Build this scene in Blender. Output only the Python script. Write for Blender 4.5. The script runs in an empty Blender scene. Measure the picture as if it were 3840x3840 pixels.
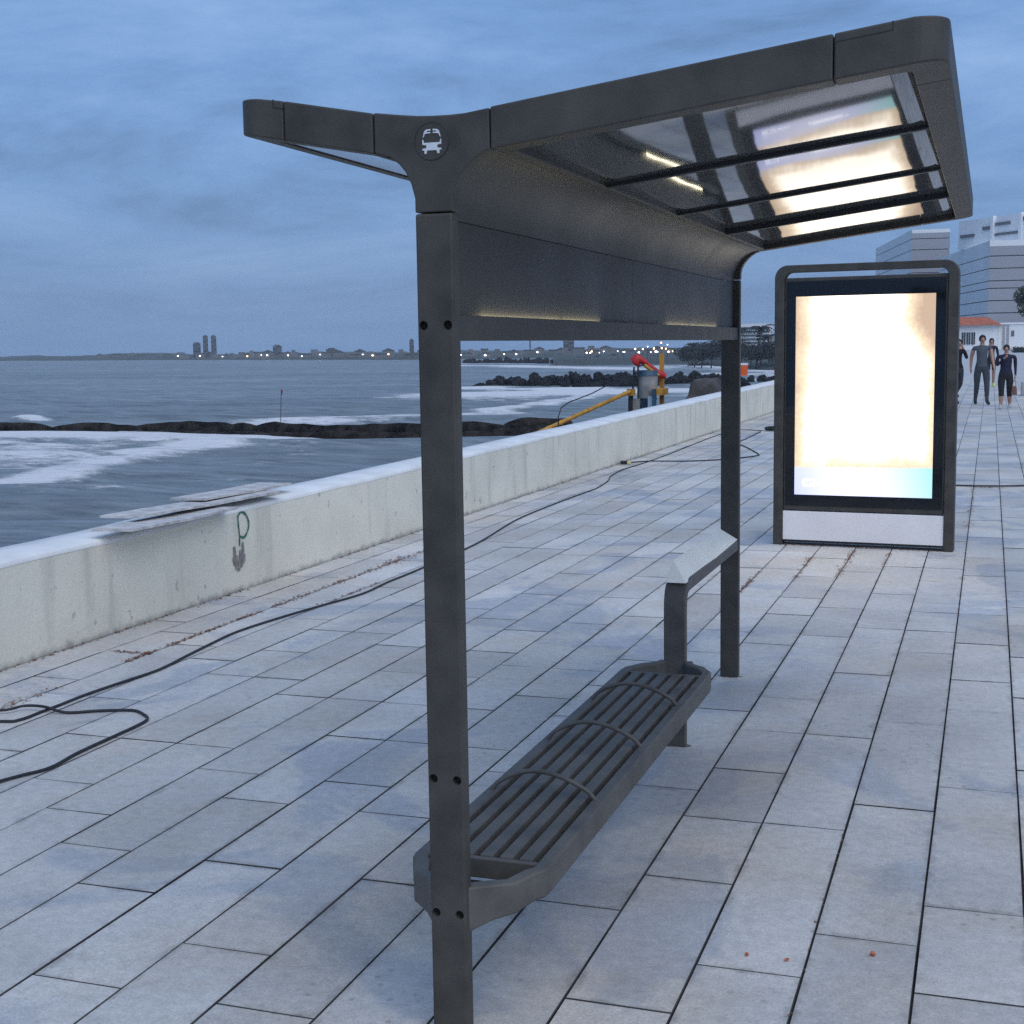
import bpy, bmesh, math, random
import numpy as np
from mathutils import Vector, Matrix, noise as mnoise
rng = random.Random(7)
S = bpy.context.scene
COL = S.collection

# ---------------------------------------------------------------- camera
cam_d = bpy.data.cameras.new('camera'); cam = bpy.data.objects.new('camera', cam_d); COL.objects.link(cam)
cam_d.sensor_width = 36.0; cam_d.lens = 48.82; cam_d.clip_start = 0.05; cam_d.clip_end = 6000
cam.matrix_world = Matrix(((0.94596, -0.02437, 0.32336, 0.0),
                           (0.32394, 0.11682, -0.93884, 0.0),
                           (-0.01489, 0.99285, 0.11840, 1.75), (0, 0, 0, 1)))
S.camera = cam

# ---------------------------------------------------------------- sky, sun, exposure
SUN_EL, SUN_AZ = math.radians(52), math.radians(135)        # azimuth clockwise from +Y: over the town, right and behind
W = bpy.data.worlds.new('World'); S.world = W; W.use_nodes = True
wn, wl = W.node_tree.nodes, W.node_tree.links
wn.clear()
def wnode(t, **kw):
    n = wn.new(t)
    for k, v in kw.items(): setattr(n, k, v)
    return n
out = wnode('ShaderNodeOutputWorld'); bg = wnode('ShaderNodeBackground')
sky = wnode('ShaderNodeTexSky', sky_type='NISHITA', sun_disc=False, sun_elevation=SUN_EL, sun_rotation=SUN_AZ)
sky.air_density = 1.4; sky.dust_density = 1.0; sky.ozone_density = 3.0
tc = wnode('ShaderNodeTexCoord'); sep = wnode('ShaderNodeSeparateXYZ')
wl.new(tc.outputs['Generated'], sep.inputs[0])
# cloud deck: project the view direction on a layer above the place
mx = wnode('ShaderNodeMath', operation='ADD'); mx.inputs[1].default_value = 0.16; wl.new(sep.outputs[2], mx.inputs[0])
mxx = wnode('ShaderNodeMath', operation='MAXIMUM'); mxx.inputs[1].default_value = 0.05; wl.new(mx.outputs[0], mxx.inputs[0])
dx = wnode('ShaderNodeMath', operation='DIVIDE'); wl.new(sep.outputs[0], dx.inputs[0]); wl.new(mxx.outputs[0], dx.inputs[1])
dy = wnode('ShaderNodeMath', operation='DIVIDE'); wl.new(sep.outputs[1], dy.inputs[0]); wl.new(mxx.outputs[0], dy.inputs[1])
cmb = wnode('ShaderNodeCombineXYZ'); wl.new(dx.outputs[0], cmb.inputs[0]); wl.new(dy.outputs[0], cmb.inputs[1])
mp = wnode('ShaderNodeMapping'); mp.inputs['Rotation'].default_value = (0, 0, 0.5); mp.inputs['Scale'].default_value = (0.7, 0.85, 1.0)
wl.new(cmb.outputs[0], mp.inputs[0])
n1 = wnode('ShaderNodeTexNoise'); n1.inputs['Scale'].default_value = 1.5; n1.inputs['Detail'].default_value = 9; n1.inputs['Roughness'].default_value = 0.62; n1.inputs['Distortion'].default_value = 0.35
wl.new(mp.outputs[0], n1.inputs['Vector'])
r1 = wnode('ShaderNodeValToRGB'); e = r1.color_ramp.elements
e[0].position = 0.36; e[0].color = (0.125, 0.240, 0.480, 1)
e[1].position = 0.68; e[1].color = (0.305, 0.500, 0.860, 1)
el = r1.color_ramp.elements.new(0.50); el.color = (0.195, 0.370, 0.715, 1)
wl.new(n1.outputs[0], r1.inputs[0])
# the deck thins into dull grey blue air low over the sea
rz = wnode('ShaderNodeMapRange'); rz.inputs['From Min'].default_value = 0.0; rz.inputs['From Max'].default_value = 0.16; rz.inputs['To Min'].default_value = 0.80; rz.inputs['To Max'].default_value = 0.0
wl.new(sep.outputs[2], rz.inputs['Value'])
mh = wnode('ShaderNodeMix', data_type='RGBA'); mh.inputs['B'].default_value = (0.142, 0.290, 0.575, 1)
wl.new(rz.outputs[0], mh.inputs['Factor']); wl.new(r1.outputs[0], mh.inputs['A'])
sc_ = wnode('ShaderNodeMix', data_type='RGBA', blend_type='MULTIPLY'); sc_.inputs['Factor'].default_value = 1; sc_.inputs['B'].default_value = (0.07, 0.07, 0.07, 1)
wl.new(sky.outputs[0], sc_.inputs['A'])
mk = wnode('ShaderNodeMix', data_type='RGBA'); mk.inputs['Factor'].default_value = 0.85
wl.new(sc_.outputs['Result'], mk.inputs['A']); wl.new(mh.outputs['Result'], mk.inputs['B'])
wl.new(mk.outputs['Result'], bg.inputs[0]); bg.inputs[1].default_value = 1.0
wl.new(bg.outputs[0], out.inputs[0])
sd = bpy.data.lights.new('sun', 'SUN'); sd.energy = 1.75; sd.angle = math.radians(70); sd.color = (1.0, 0.985, 0.975)
sun = bpy.data.objects.new('sun', sd); COL.objects.link(sun)
sdir = Vector((math.sin(SUN_AZ)*math.cos(SUN_EL), math.cos(SUN_AZ)*math.cos(SUN_EL), math.sin(SUN_EL)))
sun.rotation_euler = sdir.to_track_quat('Z', 'Y').to_euler(); sun.location = sdir*60
S.view_settings.view_transform = 'Standard'; S.view_settings.look = 'None'; S.view_settings.exposure = 0.0; S.view_settings.gamma = 1.0
S.view_settings.use_curve_mapping = False
S.cycles.use_denoising = False
S.cycles.sample_clamp_indirect = 1.0
S.cycles.max_bounces = 6; S.cycles.volume_bounces = 0
S.cycles.volume_step_rate = 4.0

# ---------------------------------------------------------------- materials
def new_mat(name):
    m = bpy.data.materials.new(name); m.use_nodes = True
    return m, m.node_tree.nodes, m.node_tree.links, m.node_tree.nodes['Principled BSDF']
def simple(name, col, rough=0.6, metal=0.0, var=0.15, scale=8.0, bump=0.0, bscale=60.0, spec=0.5, rvar=0.0):
    m, N, L, B = new_mat(name)
    B.inputs['Roughness'].default_value = rough; B.inputs['Metallic'].default_value = metal
    B.inputs['Specular IOR Level'].default_value = spec
    g = N.new('ShaderNodeNewGeometry')
    n = N.new('ShaderNodeTexNoise'); n.inputs['Scale'].default_value = scale; n.inputs['Detail'].default_value = 5
    L.new(g.outputs['Position'], n.inputs['Vector'])
    mr = N.new('ShaderNodeMapRange'); mr.inputs['From Min'].default_value = 0.3; mr.inputs['From Max'].default_value = 0.7
    mr.inputs['To Min'].default_value = 1-var; mr.inputs['To Max'].default_value = 1+var
    L.new(n.outputs[0], mr.inputs[0])
    mm = N.new('ShaderNodeVectorMath'); mm.operation = 'SCALE'; mm.inputs[0].default_value = col[:3]
    L.new(mr.outputs[0], mm.inputs['Scale']); L.new(mm.outputs[0], B.inputs['Base Color'])
    if rvar:
        q = N.new('ShaderNodeMapRange'); q.inputs['From Min'].default_value = 0.3; q.inputs['From Max'].default_value = 0.7
        q.inputs['To Min'].default_value = rough-rvar; q.inputs['To Max'].default_value = rough+rvar
        L.new(n.outputs[0], q.inputs[0]); L.new(q.outputs[0], B.inputs['Roughness'])
    if bump:
        n2 = N.new('ShaderNodeTexNoise'); n2.inputs['Scale'].default_value = bscale; n2.inputs['Detail'].default_value = 4
        L.new(g.outputs['Position'], n2.inputs['Vector'])
        bp = N.new('ShaderNodeBump'); bp.inputs['Strength'].default_value = bump; bp.inputs['Distance'].default_value = 0.01
        L.new(n2.outputs[0], bp.inputs['Height']); L.new(bp.outputs[0], B.inputs['Normal'])
    return m
def emit(name, col, strength):
    m, N, L, B = new_mat(name)
    B.inputs['Base Color'].default_value = (0.05, 0.05, 0.05, 1)
    B.inputs['Emission Color'].default_value = (*col, 1); B.inputs['Emission Strength'].default_value = strength
    return m
M = {}
M['steel'] = simple('powder coated steel', (0.060, 0.054, 0.046), 0.55, 0.0, 0.28, 9, 0.10, 220, 0.4, 0.05)
M['bench_steel'] = simple('bench steel lightened for sky light', (0.100, 0.093, 0.083), 0.55, 0.0, 0.28, 9, 0.10, 220, 0.4, 0.05)  # post steel made lighter: sky light on the seat put into the colour
M['steel_dark'] = simple('dark gasket steel', (0.018, 0.019, 0.022), 0.5, 0, 0.15, 8)
M['steel_panel'] = simple('grey coated panel', (0.050, 0.045, 0.037), 0.5, 0.0, 0.10, 3, 0.05, 160, 0.5, 0.05)
M['hole'] = simple('bolt hole', (0.006, 0.006, 0.007), 0.8)
M['white_print'] = simple('white print', (0.62, 0.65, 0.68), 0.5, 0, 0.1, 40)
M['white_cap'] = simple('pale cap', (0.92, 0.88, 0.77), 0.45, 0, 0.06, 6)  # warm lamplight on the cap put into its base colour
M['lightbox_panel'] = simple('pale lightbox panel', (0.90, 0.84, 0.80), 0.5, 0, 0.04, 4)
M['black_glass'] = simple('black glass bezel', (0.006, 0.007, 0.010), 0.06, 0, 0.1, 3)
M['led'] = emit('led strip', (1.0, 0.92, 0.62), 8.0)
M['rubber'] = simple('black cable', (0.020, 0.021, 0.026), 0.6, 0, 0.2, 20)
M['board'] = simple('weathered board', (0.52, 0.50, 0.48), 0.8, 0, 0.3, 12, 0.3, 60)
M['rock'] = simple('dark wet rock', (0.012, 0.013, 0.015), 0.8, 0, 0.5, 0.8, 0.5, 3, 0.2)
M['tube'] = simple('dark geotextile', (0.022, 0.019, 0.017), 0.9, 0, 0.9, 1.6, 1.0, 1.5, 0.05)
M['sand'] = simple('dull sand', (0.22, 0.19, 0.15), 0.9, 0, 0.15, 0.2)
M['land'] = simple('far shore scrub', (0.055, 0.065, 0.060), 0.9, 0, 0.35, 0.05)
M['far_wall'] = simple('far building', (0.16, 0.17, 0.18), 0.8, 0, 0.2, 0.3)
M['far_dark'] = simple('far tower', (0.075, 0.082, 0.095), 0.8, 0, 0.2, 0.3)
M['lit_warm'] = emit('far warm lamp', (1.0, 0.62, 0.28), 14)
M['lit_white'] = emit('far white lamp', (0.95, 0.95, 1.0), 7)
M['lit_red'] = emit('far orange lamp', (1.0, 0.35, 0.15), 10)
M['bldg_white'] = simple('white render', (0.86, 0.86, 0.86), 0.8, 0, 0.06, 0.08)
M['bldg_grey_shade'] = simple('grey of shaded cladding and pilasters', (0.36, 0.36, 0.39), 0.7, 0, 0.06, 0.08)  # right hand hall faces: shade painted as a darker colour; also the pilasters
M['groove'] = simple('dark groove', (0.13, 0.14, 0.16), 0.8)
M['rooftile'] = simple('red roof tile', (0.42, 0.11, 0.05), 0.8, 0, 0.25, 0.8)
M['window'] = simple('dark window', (0.03, 0.04, 0.05), 0.15)
M['yellow'] = simple('orange yellow paint', (0.48, 0.24, 0.03), 0.6, 0, 0.35, 4)
M['redtarp'] = simple('red tarp', (0.48, 0.02, 0.02), 0.55, 0, 0.25, 4, 0.3, 8)
M['hopper'] = simple('worn hopper steel', (0.30, 0.29, 0.28), 0.6, 0, 0.4, 3)
M['teal'] = simple('dark teal paint', (0.03, 0.08, 0.13), 0.5, 0, 0.3, 3)
M['pale_blue'] = simple('pale blue sheet', (0.42, 0.52, 0.60), 0.5, 0, 0.2, 3)
M['orange'] = simple('orange plastic', (0.75, 0.12, 0.02), 0.45, 0, 0.1, 3)
M['bag_white'] = simple('white lid', (0.7, 0.7, 0.75), 0.5)
M['brown'] = simple('brown stone', (0.060, 0.050, 0.045), 0.8, 0, 0.5, 1.5, 0.6, 6)
M['leaf'] = simple('dark foliage', (0.012, 0.018, 0.015), 0.6, 0, 0.5, 0.6)
M['leaf_green'] = simple('green foliage', (0.040, 0.062, 0.025), 0.6, 0, 0.5, 0.6)
M['bark'] = simple('bark', (0.06, 0.05, 0.042), 0.9, 0, 0.3, 3)
M['skin'] = simple('skin', (0.42, 0.23, 0.16), 0.5, 0, 0.05, 10)
M['hair'] = simple('dark hair', (0.015, 0.012, 0.011), 0.5)
M['cl_grey'] = simple('slate grey cloth', (0.070, 0.085, 0.105), 0.85, 0, 0.2, 12)
M['cl_dgrey'] = simple('dark jeans', (0.045, 0.052, 0.066), 0.85, 0, 0.2, 12)
M['cl_navy'] = simple('navy cloth', (0.012, 0.013, 0.038), 0.85, 0, 0.2, 12)
M['cl_black'] = simple('black cloth', (0.012, 0.012, 0.015), 0.85, 0, 0.2, 12)
M['shoe_dark'] = simple('dark shoe', (0.02, 0.02, 0.022), 0.6)
M['shoe_grey'] = simple('pale trainer', (0.40, 0.40, 0.42), 0.6)
M['shoe_lime'] = simple('lime trainer', (0.55, 0.75, 0.05), 0.6)
M['leather'] = simple('brown leather', (0.17, 0.08, 0.055), 0.6)
M['green_paint'] = simple('green spray paint', (0.015, 0.13, 0.085), 0.6, 0, 0.4, 60)
M['smear'] = simple('grey smear', (0.24, 0.22, 0.21), 0.9, 0, 0.35, 30)
M['rust'] = simple('rusty litter', (0.20, 0.075, 0.035), 0.9, 0, 0.5, 30)
M['brickbit'] = simple('brick crumb', (0.50, 0.14, 0.06), 0.9, 0, 0.3, 60)
M['rope'] = simple('pale rope', (0.45, 0.47, 0.50), 0.9)
M['concrete'] = simple('concrete', (0.36, 0.36, 0.36), 0.9, 0, 0.15, 2, 0.2, 30)

# roof glazing: dark sheet with a clear glossy face
m, N, L, B = new_mat('dark roof glazing'); M['glaze'] = m
B.inputs['Base Color'].default_value = (0.115, 0.115, 0.115, 1); B.inputs['Roughness'].default_value = 0.045; B.inputs['IOR'].default_value = 1.62
g = N.new('ShaderNodeNewGeometry'); n = N.new('ShaderNodeTexNoise'); n.inputs['Scale'].default_value = 2.2; n.inputs['Detail'].default_value = 1
L.new(g.outputs['Position'], n.inputs['Vector'])
bp = N.new('ShaderNodeBump'); bp.inputs['Strength'].default_value = 0.10; bp.inputs['Distance'].default_value = 0.02
L.new(n.outputs[0], bp.inputs['Height']); L.new(bp.outputs[0], B.inputs['Normal'])

# paving: pale granite slabs, per slab tone, bluish patches painting in the shelter's shadow bands, grime at scattered spots
def paving(name, attr=None):
    m, N, L, B = new_mat(name)
    g = N.new('ShaderNodeNewGeometry')
    def noi(scale, det=4, rough=0.5, dist=0.0):
        n = N.new('ShaderNodeTexNoise'); n.inputs['Scale'].default_value = scale; n.inputs['Detail'].default_value = det
        n.inputs['Roughness'].default_value = rough; n.inputs['Distortion'].default_value = dist
        L.new(g.outputs['Position'], n.inputs['Vector']); return n
    def mr(src, a, b, c, d):
        q = N.new('ShaderNodeMapRange'); q.inputs['From Min'].default_value = a; q.inputs['From Max'].default_value = b
        q.inputs['To Min'].default_value = c; q.inputs['To Max'].default_value = d; L.new(src, q.inputs[0]); return q.outputs[0]
    def mul(a, b):
        q = N.new('ShaderNodeMath'); q.operation = 'MULTIPLY'; L.new(a, q.inputs[0]); L.new(b, q.inputs[1]); return q.outputs[0]
    if attr:
        oi = N.new('ShaderNodeAttribute'); oi.attribute_name = attr; rnd = oi.outputs['Fac']
    else:
        oi = N.new('ShaderNodeObjectInfo'); rnd = oi.outputs['Random']
    tone = mr(rnd, 0, 1, 0.86, 1.10)
    speck = mr(noi(110, 4, 0.8).outputs[0], 0.3, 0.7, 0.76, 1.22)
    mott = mr(noi(22, 6, 0.7).outputs[0], 0.3, 0.7, 0.84, 1.12)
    cloud = mr(noi(1.3, 5, 0.6, 0.4).outputs[0], 0.35, 0.68, 0.84, 1.06)
    shade_patch = mr(noi(0.75, 4, 0.55, 1.2).outputs[0], 0.53, 0.585, 0.0, 1.0)
    vo = N.new('ShaderNodeTexVoronoi'); vo.inputs['Scale'].default_value = 17; vo.inputs['Randomness'].default_value = 1.0
    L.new(g.outputs['Position'], vo.inputs['Vector'])
    spots = mr(vo.outputs['Distance'], 0.10, 0.22, 0.0, 1.0)
    smask = mr(noi(1.1, 3).outputs[0], 0.55, 0.60, 1.0, 0.0)
    mxs = N.new('ShaderNodeMath'); mxs.operation = 'MAXIMUM'; L.new(spots, mxs.inputs[0]); L.new(smask, mxs.inputs[1])
    spotf = mr(mxs.outputs[0], 0, 1, 0.72, 1.0)
    f = mul(mul(mul(tone, speck), mul(mott, cloud)), spotf)
    if not attr:
        tg = N.new('ShaderNodeTexCoord'); sg_ = N.new('ShaderNodeSeparateXYZ'); L.new(tg.outputs['Generated'], sg_.inputs[0])
        def edge(src, k):
            a = N.new('ShaderNodeMath'); a.operation = 'SUBTRACT'; a.inputs[1].default_value = 0.5; L.new(src, a.inputs[0])
            b = N.new('ShaderNodeMath'); b.operation = 'ABSOLUTE'; L.new(a.outputs[0], b.inputs[0])
            c = N.new('ShaderNodeMath'); c.operation = 'SUBTRACT'; c.inputs[0].default_value = 0.5; L.new(b.outputs[0], c.inputs[1])
            d = N.new('ShaderNodeMath'); d.operation = 'MULTIPLY'; d.inputs[1].default_value = k; L.new(c.outputs[0], d.inputs[0]); return d.outputs[0]
        mn = N.new('ShaderNodeMath'); mn.operation = 'MINIMUM'; L.new(edge(sg_.outputs[0], 0.29), mn.inputs[0]); L.new(edge(sg_.outputs[1], 0.9), mn.inputs[1])
        ad_ = N.new('ShaderNodeMath'); ad_.operation = 'ADD'; L.new(mn.outputs[0], ad_.inputs[0]); L.new(mr(noi(7, 5, 0.65).outputs[0], 0.3, 0.7, -0.020, 0.034), ad_.inputs[1])
        f = mul(f, mr(ad_.outputs[0], 0.0, 0.022, 0.74, 1.0))
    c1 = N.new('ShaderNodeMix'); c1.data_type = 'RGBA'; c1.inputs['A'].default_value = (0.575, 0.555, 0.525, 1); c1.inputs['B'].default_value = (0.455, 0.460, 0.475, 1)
    L.new(shade_patch, c1.inputs['Factor'])
    c2 = N.new('ShaderNodeMix'); c2.data_type = 'RGBA'; c2.blend_type = 'MULTIPLY'; c2.inputs['B'].default_value = (1.0, 0.95, 0.885, 1); L.new(c1.outputs['Result'], c2.inputs['A']); L.new(mr(noi(0.9, 5, 0.6, 0.5).outputs[0], 0.47, 0.62, 0.0, 1.0), c2.inputs['Factor'])  # warm patches: brown stains, with a lamplight tint painted in as well
    sc = N.new('ShaderNodeVectorMath'); sc.operation = 'SCALE'; L.new(c2.outputs['Result'], sc.inputs[0]); L.new(f, sc.inputs['Scale'])
    L.new(sc.outputs[0], B.inputs['Base Color'])
    L.new(mr(shade_patch, 0, 1, 0.72, 0.58), B.inputs['Roughness'])
    bp = N.new('ShaderNodeBump'); bp.inputs['Strength'].default_value = 0.22; bp.inputs['Distance'].default_value = 0.004
    L.new(noi(120, 4, 0.7).outputs[0], bp.inputs['Height']); L.new(bp.outputs[0], B.inputs['Normal'])
    return m
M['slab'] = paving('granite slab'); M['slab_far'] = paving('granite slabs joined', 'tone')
M['plaza'] = simple('far plaza', (0.47, 0.465, 0.455), 0.65, 0, 0.12, 0.6)
M['grout'] = simple('dark joint bed', (0.055, 0.052, 0.051), 0.95, 0, 0.7, 2.2)

# cream painted wall with streaks, chips and grime at the foot
m, N, L, B = new_mat('cream painted wall'); M['wall'] = m
g = N.new('ShaderNodeNewGeometry'); sp = N.new('ShaderNodeSeparateXYZ'); L.new(g.outputs['Position'], sp.inputs[0])
def wn_(scale, vec=None, det=4, sc3=None):
    n = N.new('ShaderNodeTexNoise'); n.inputs['Scale'].default_value = scale; n.inputs['Detail'].default_value = det
    if sc3:
        mpn = N.new('ShaderNodeMapping'); mpn.inputs['Scale'].default_value = sc3; L.new(g.outputs['Position'], mpn.inputs[0]); L.new(mpn.outputs[0], n.inputs['Vector'])
    else: L.new(g.outputs['Position'], n.inputs['Vector'])
    return n.outputs[0]
def wr(src, a, b, c, d):
    q = N.new('ShaderNodeMapRange'); q.inputs['From Min'].default_value = a; q.inputs['From Max'].default_value = b
    q.inputs['To Min'].default_value = c; q.inputs['To Max'].default_value = d; L.new(src, q.inputs[0]); return q.outputs[0]
def wm(op, a, b):
    q = N.new('ShaderNodeMath'); q.operation = op
    for i, v in enumerate((a, b)):
        if isinstance(v, float): q.inputs[i].default_value = v
        else: L.new(v, q.inputs[i])
    return q.outputs[0]
streak = wr(wn_(1.0, None, 5, (1, 5.0, 0.55)), 0.56, 0.72, 0.0, 0.40)
foot = wm('MULTIPLY', wr(wm('ADD', sp.outputs[2], wm('MULTIPLY', wn_(14.0, None, 7), 0.12)), 0.055, 0.105, 1.0, 0.0), 0.8)
chips = wm('MAXIMUM', wr(wn_(6.5, None, 7), 0.685, 0.705, 0.0, 0.6), wr(wn_(26.0, None, 4), 0.70, 0.73, 0.0, 0.6))
dirt = wm('MAXIMUM', wm('MAXIMUM', streak, foot), chips)
mot = wr(wn_(2.0, None, 6), 0.3, 0.7, 0.90, 1.06)
cm = N.new('ShaderNodeMix'); cm.data_type = 'RGBA'; cm.inputs['A'].default_value = (0.76, 0.72, 0.60, 1); cm.inputs['B'].default_value = (0.33, 0.32, 0.28, 1)
L.new(dirt, cm.inputs['Factor'])
vs = N.new('ShaderNodeVectorMath'); vs.operation = 'SCALE'; L.new(cm.outputs['Result'], vs.inputs[0]); L.new(mot, vs.inputs['Scale']); L.new(vs.outputs[0], B.inputs['Base Color'])
B.inputs['Roughness'].default_value = 0.8
bp = N.new('ShaderNodeBump'); bp.inputs['Strength'].default_value = 0.35; bp.inputs['Distance'].default_value = 0.01; L.new(wn_(24.0, None, 6), bp.inputs['Height']); L.new(bp.outputs[0], B.inputs['Normal'])
M['coping'] = simple('whitewashed coping', (0.74, 0.74, 0.72), 0.75, 0, 0.12, 3, 0.3, 30)

# sea: murky water with foam where the surf attribute says so
m, N, L, B = new_mat('sea water'); M['sea'] = m
g = N.new('ShaderNodeNewGeometry')
at = N.new('ShaderNodeAttribute'); at.attribute_name = 'surf'
def sn(scale, sc3, det=6, rough=0.6):
    mpn = N.new('ShaderNodeMapping'); mpn.inputs['Scale'].default_value = sc3; mpn.inputs['Rotation'].default_value = (0, 0, 0.55); L.new(g.outputs['Position'], mpn.inputs[0])
    n = N.new('ShaderNodeTexNoise'); n.inputs['Scale'].default_value = scale; n.inputs['Detail'].default_value = det; n.inputs['Roughness'].default_value = rough
    L.new(mpn.outputs[0], n.inputs['Vector']); return n.outputs[0]
lace = wm('ADD', wm('MULTIPLY', sn(0.5, (0.6, 1.0, 1.0), 8, 0.75), 0.6), wm('MULTIPLY', sn(1.9, (0.6, 1.0, 1.0), 6, 0.8), 0.4))
add = wm('ADD', at.outputs['Fac'], wm('MULTIPLY', wm('SUBTRACT', lace, 0.5), 3.4))
foam = wr(add, 0.45, 0.95, 0.0, 1.0)
L.new(wr(foam, 0, 1, 0.32, 0.9), B.inputs['Roughness']); B.inputs['Specular IOR Level'].default_value = 0.08
tint = wm('MULTIPLY', wr(sn(0.05, (0.3, 1, 1), 4), 0.35, 0.65, 0.82, 1.2), wr(sn(0.9, (0.35, 1.3, 1), 7, 0.75), 0.35, 0.65, 0.62, 1.38))  # finer noise paints the light and shade of choppy waves into the colour
c0 = N.new('ShaderNodeVectorMath'); c0.operation = 'SCALE'; c0.inputs[0].default_value = (0.195, 0.228, 0.245); L.new(tint, c0.inputs['Scale'])
cm = N.new('ShaderNodeMix'); cm.data_type = 'RGBA'; cm.inputs['B'].default_value = (0.68, 0.69, 0.70, 1); L.new(c0.outputs[0], cm.inputs['A']); L.new(foam, cm.inputs['Factor']); L.new(cm.outputs['Result'], B.inputs['Base Color'])
b1 = N.new('ShaderNodeBump'); b1.inputs['Strength'].default_value = 0.9; b1.inputs['Distance'].default_value = 0.35; L.new(sn(1.1, (0.55, 1.2, 1), 7, 0.65), b1.inputs['Height']); L.new(b1.outputs[0], B.inputs['Normal'])
B.inputs['IOR'].default_value = 1.33

# lit poster: washed out picture over a pale band
m, N, L, B = new_mat('lit poster'); M['poster'] = m
tcx = N.new('ShaderNodeTexCoord'); sp = N.new('ShaderNodeSeparateXYZ'); L.new(tcx.outputs['Object'], sp.inputs[0])
g = N.new('ShaderNodeNewGeometry')
nz = N.new('ShaderNodeTexNoise'); nz.inputs['Scale'].default_value = 2.6; nz.inputs['Detail'].default_value = 6; nz.inputs['Roughness'].default_value = 0.62
pm_ = N.new('ShaderNodeMapping'); pm_.inputs['Location'].default_value = (3.3, 0.0, 6.1); L.new(tcx.outputs['Object'], pm_.inputs[0]); L.new(pm_.outputs[0], nz.inputs['Vector'])
fur = N.new('ShaderNodeTexNoise'); fur.inputs['Scale'].default_value = 42; fur.inputs['Detail'].default_value = 3; L.new(tcx.outputs['Object'], fur.inputs['Vector'])
ax = wm('ABSOLUTE', wm('SUBTRACT', sp.outputs[0], wr(sp.outputs[2], 1.58, 1.92, 0.02, -0.06)), 0.0)
dd = wm('DIVIDE', wm('SUBTRACT', ax, wr(sp.outputs[2], 1.58, 1.92, 0.43, 0.30)), 0.19)
dd = wm('MAXIMUM', dd, wm('DIVIDE', wm('SUBTRACT', 0.86, sp.outputs[2]), 0.30))
dd = wm('ADD', dd, wm('ADD', wm('MULTIPLY', wm('SUBTRACT', nz.outputs[0], 0.5), 1.1), wm('MULTIPLY', wm('SUBTRACT', fur.outputs[0], 0.5), 0.45)))
rp = N.new('ShaderNodeValToRGB'); L.new(wr(dd, -0.6, 1.2, 0.0, 1.0), rp.inputs[0]); e = rp.color_ramp.elements
e[0].position = 0.34; e[0].color = (2.6, 2.35, 2.0, 1); e[1].position = 1.0; e[1].color = (0.66, 0.47, 0.33, 1)
q = rp.color_ramp.elements.new(0.60); q.color = (1.25, 0.98, 0.70, 1); q = rp.color_ramp.elements.new(0.80); q.color = (0.92, 0.70, 0.49, 1)
rb = N.new('ShaderNodeValToRGB'); L.new(wr(wm('ADD', sp.outputs[0], wm('MULTIPLY', sp.outputs[2], 0.25)), -0.45, 0.72, 0.0, 1.0), rb.inputs[0]); e = rb.color_ramp.elements
e[0].position = 0.0; e[0].color = (0.72, 0.78, 1.25, 1); e[1].position = 1.0; e[1].color = (0.50, 0.95, 0.95, 1)
q = rb.color_ramp.elements.new(0.35); q.color = (1.1, 1.12, 1.45, 1); q = rb.color_ramp.elements.new(0.72); q.color = (0.95, 1.0, 1.4, 1)
fb = wr(wm('ADD', sp.outputs[2], wm('MULTIPLY', sp.outputs[0], -0.012)), 0.683, 0.687, 0.0, 1.0)
cm = N.new('ShaderNodeMix'); cm.data_type = 'RGBA'; L.new(fb, cm.inputs['Factor']); L.new(rb.outputs[0], cm.inputs['A']); L.new(rp.outputs[0], cm.inputs['B'])
L.new(cm.outputs['Result'], B.inputs['Emission Color']); B.inputs['Emission Strength'].default_value = 1.0
B.inputs['Base Color'].default_value = (0.04, 0.04, 0.04, 1); B.inputs['Roughness'].default_value = 0.3
M['poster_white'] = emit('lit white print', (0.95, 1.0, 1.05), 2.4)

# ---------------------------------------------------------------- builders
ORG = {}
def tag(o, label=None, cat=None, group=None, kind=None):
    if label: o['label'] = label
    if cat: o['category'] = cat
    if group: o['group'] = group
    if kind: o['kind'] = kind
    return o
def thing(name, loc, label, cat, group=None, rz=0.0):
    o = bpy.data.objects.new(name, None); o.empty_display_size = 0.2; o.location = loc; o.rotation_euler = (0, 0, rz); COL.objects.link(o)
    ORG[o] = Vector(loc) if not rz else Vector((0, 0, 0))
    return tag(o, label, cat, group)
def mesh_obj(name, V, F, mat, parent=None, smooth=False, bevel=0.0, loc=None, mats=None, fm=None, local=False):
    if parent is not None and not local:
        o_ = ORG.get(parent, Vector((0, 0, 0))); V = [(v[0]-o_[0], v[1]-o_[1], v[2]-o_[2]) for v in V]
    elif loc is not None and not local:
        V = [(v[0]-loc[0], v[1]-loc[1], v[2]-loc[2]) for v in V]
    me = bpy.data.meshes.new(name); me.from_pydata([tuple(v) for v in V], [], [tuple(f) for f in F])
    bm = bmesh.new(); bm.from_mesh(me); bmesh.ops.recalc_face_normals(bm, faces=bm.faces); bm.to_mesh(me); bm.free()
    for mm_ in (mats or [mat]): me.materials.append(mm_)
    if fm: me.polygons.foreach_set('material_index', fm)
    if smooth:
        me.polygons.foreach_set('use_smooth', [True]*len(me.polygons))
        if smooth == 'auto': me.set_sharp_from_angle(angle=math.radians(35))
    o = bpy.data.objects.new(name, me); COL.objects.link(o)
    if loc is not None: o.location = loc
    if parent is not None: o.parent = parent; ORG[o] = ORG.get(parent, Vector((0, 0, 0)))
    if bevel:
        b = o.modifiers.new('bevel', 'BEVEL'); b.width = bevel; b.segments = 2; b.limit_method = 'ANGLE'; b.angle_limit = math.radians(35); b.harden_normals = False
    return o
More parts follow.
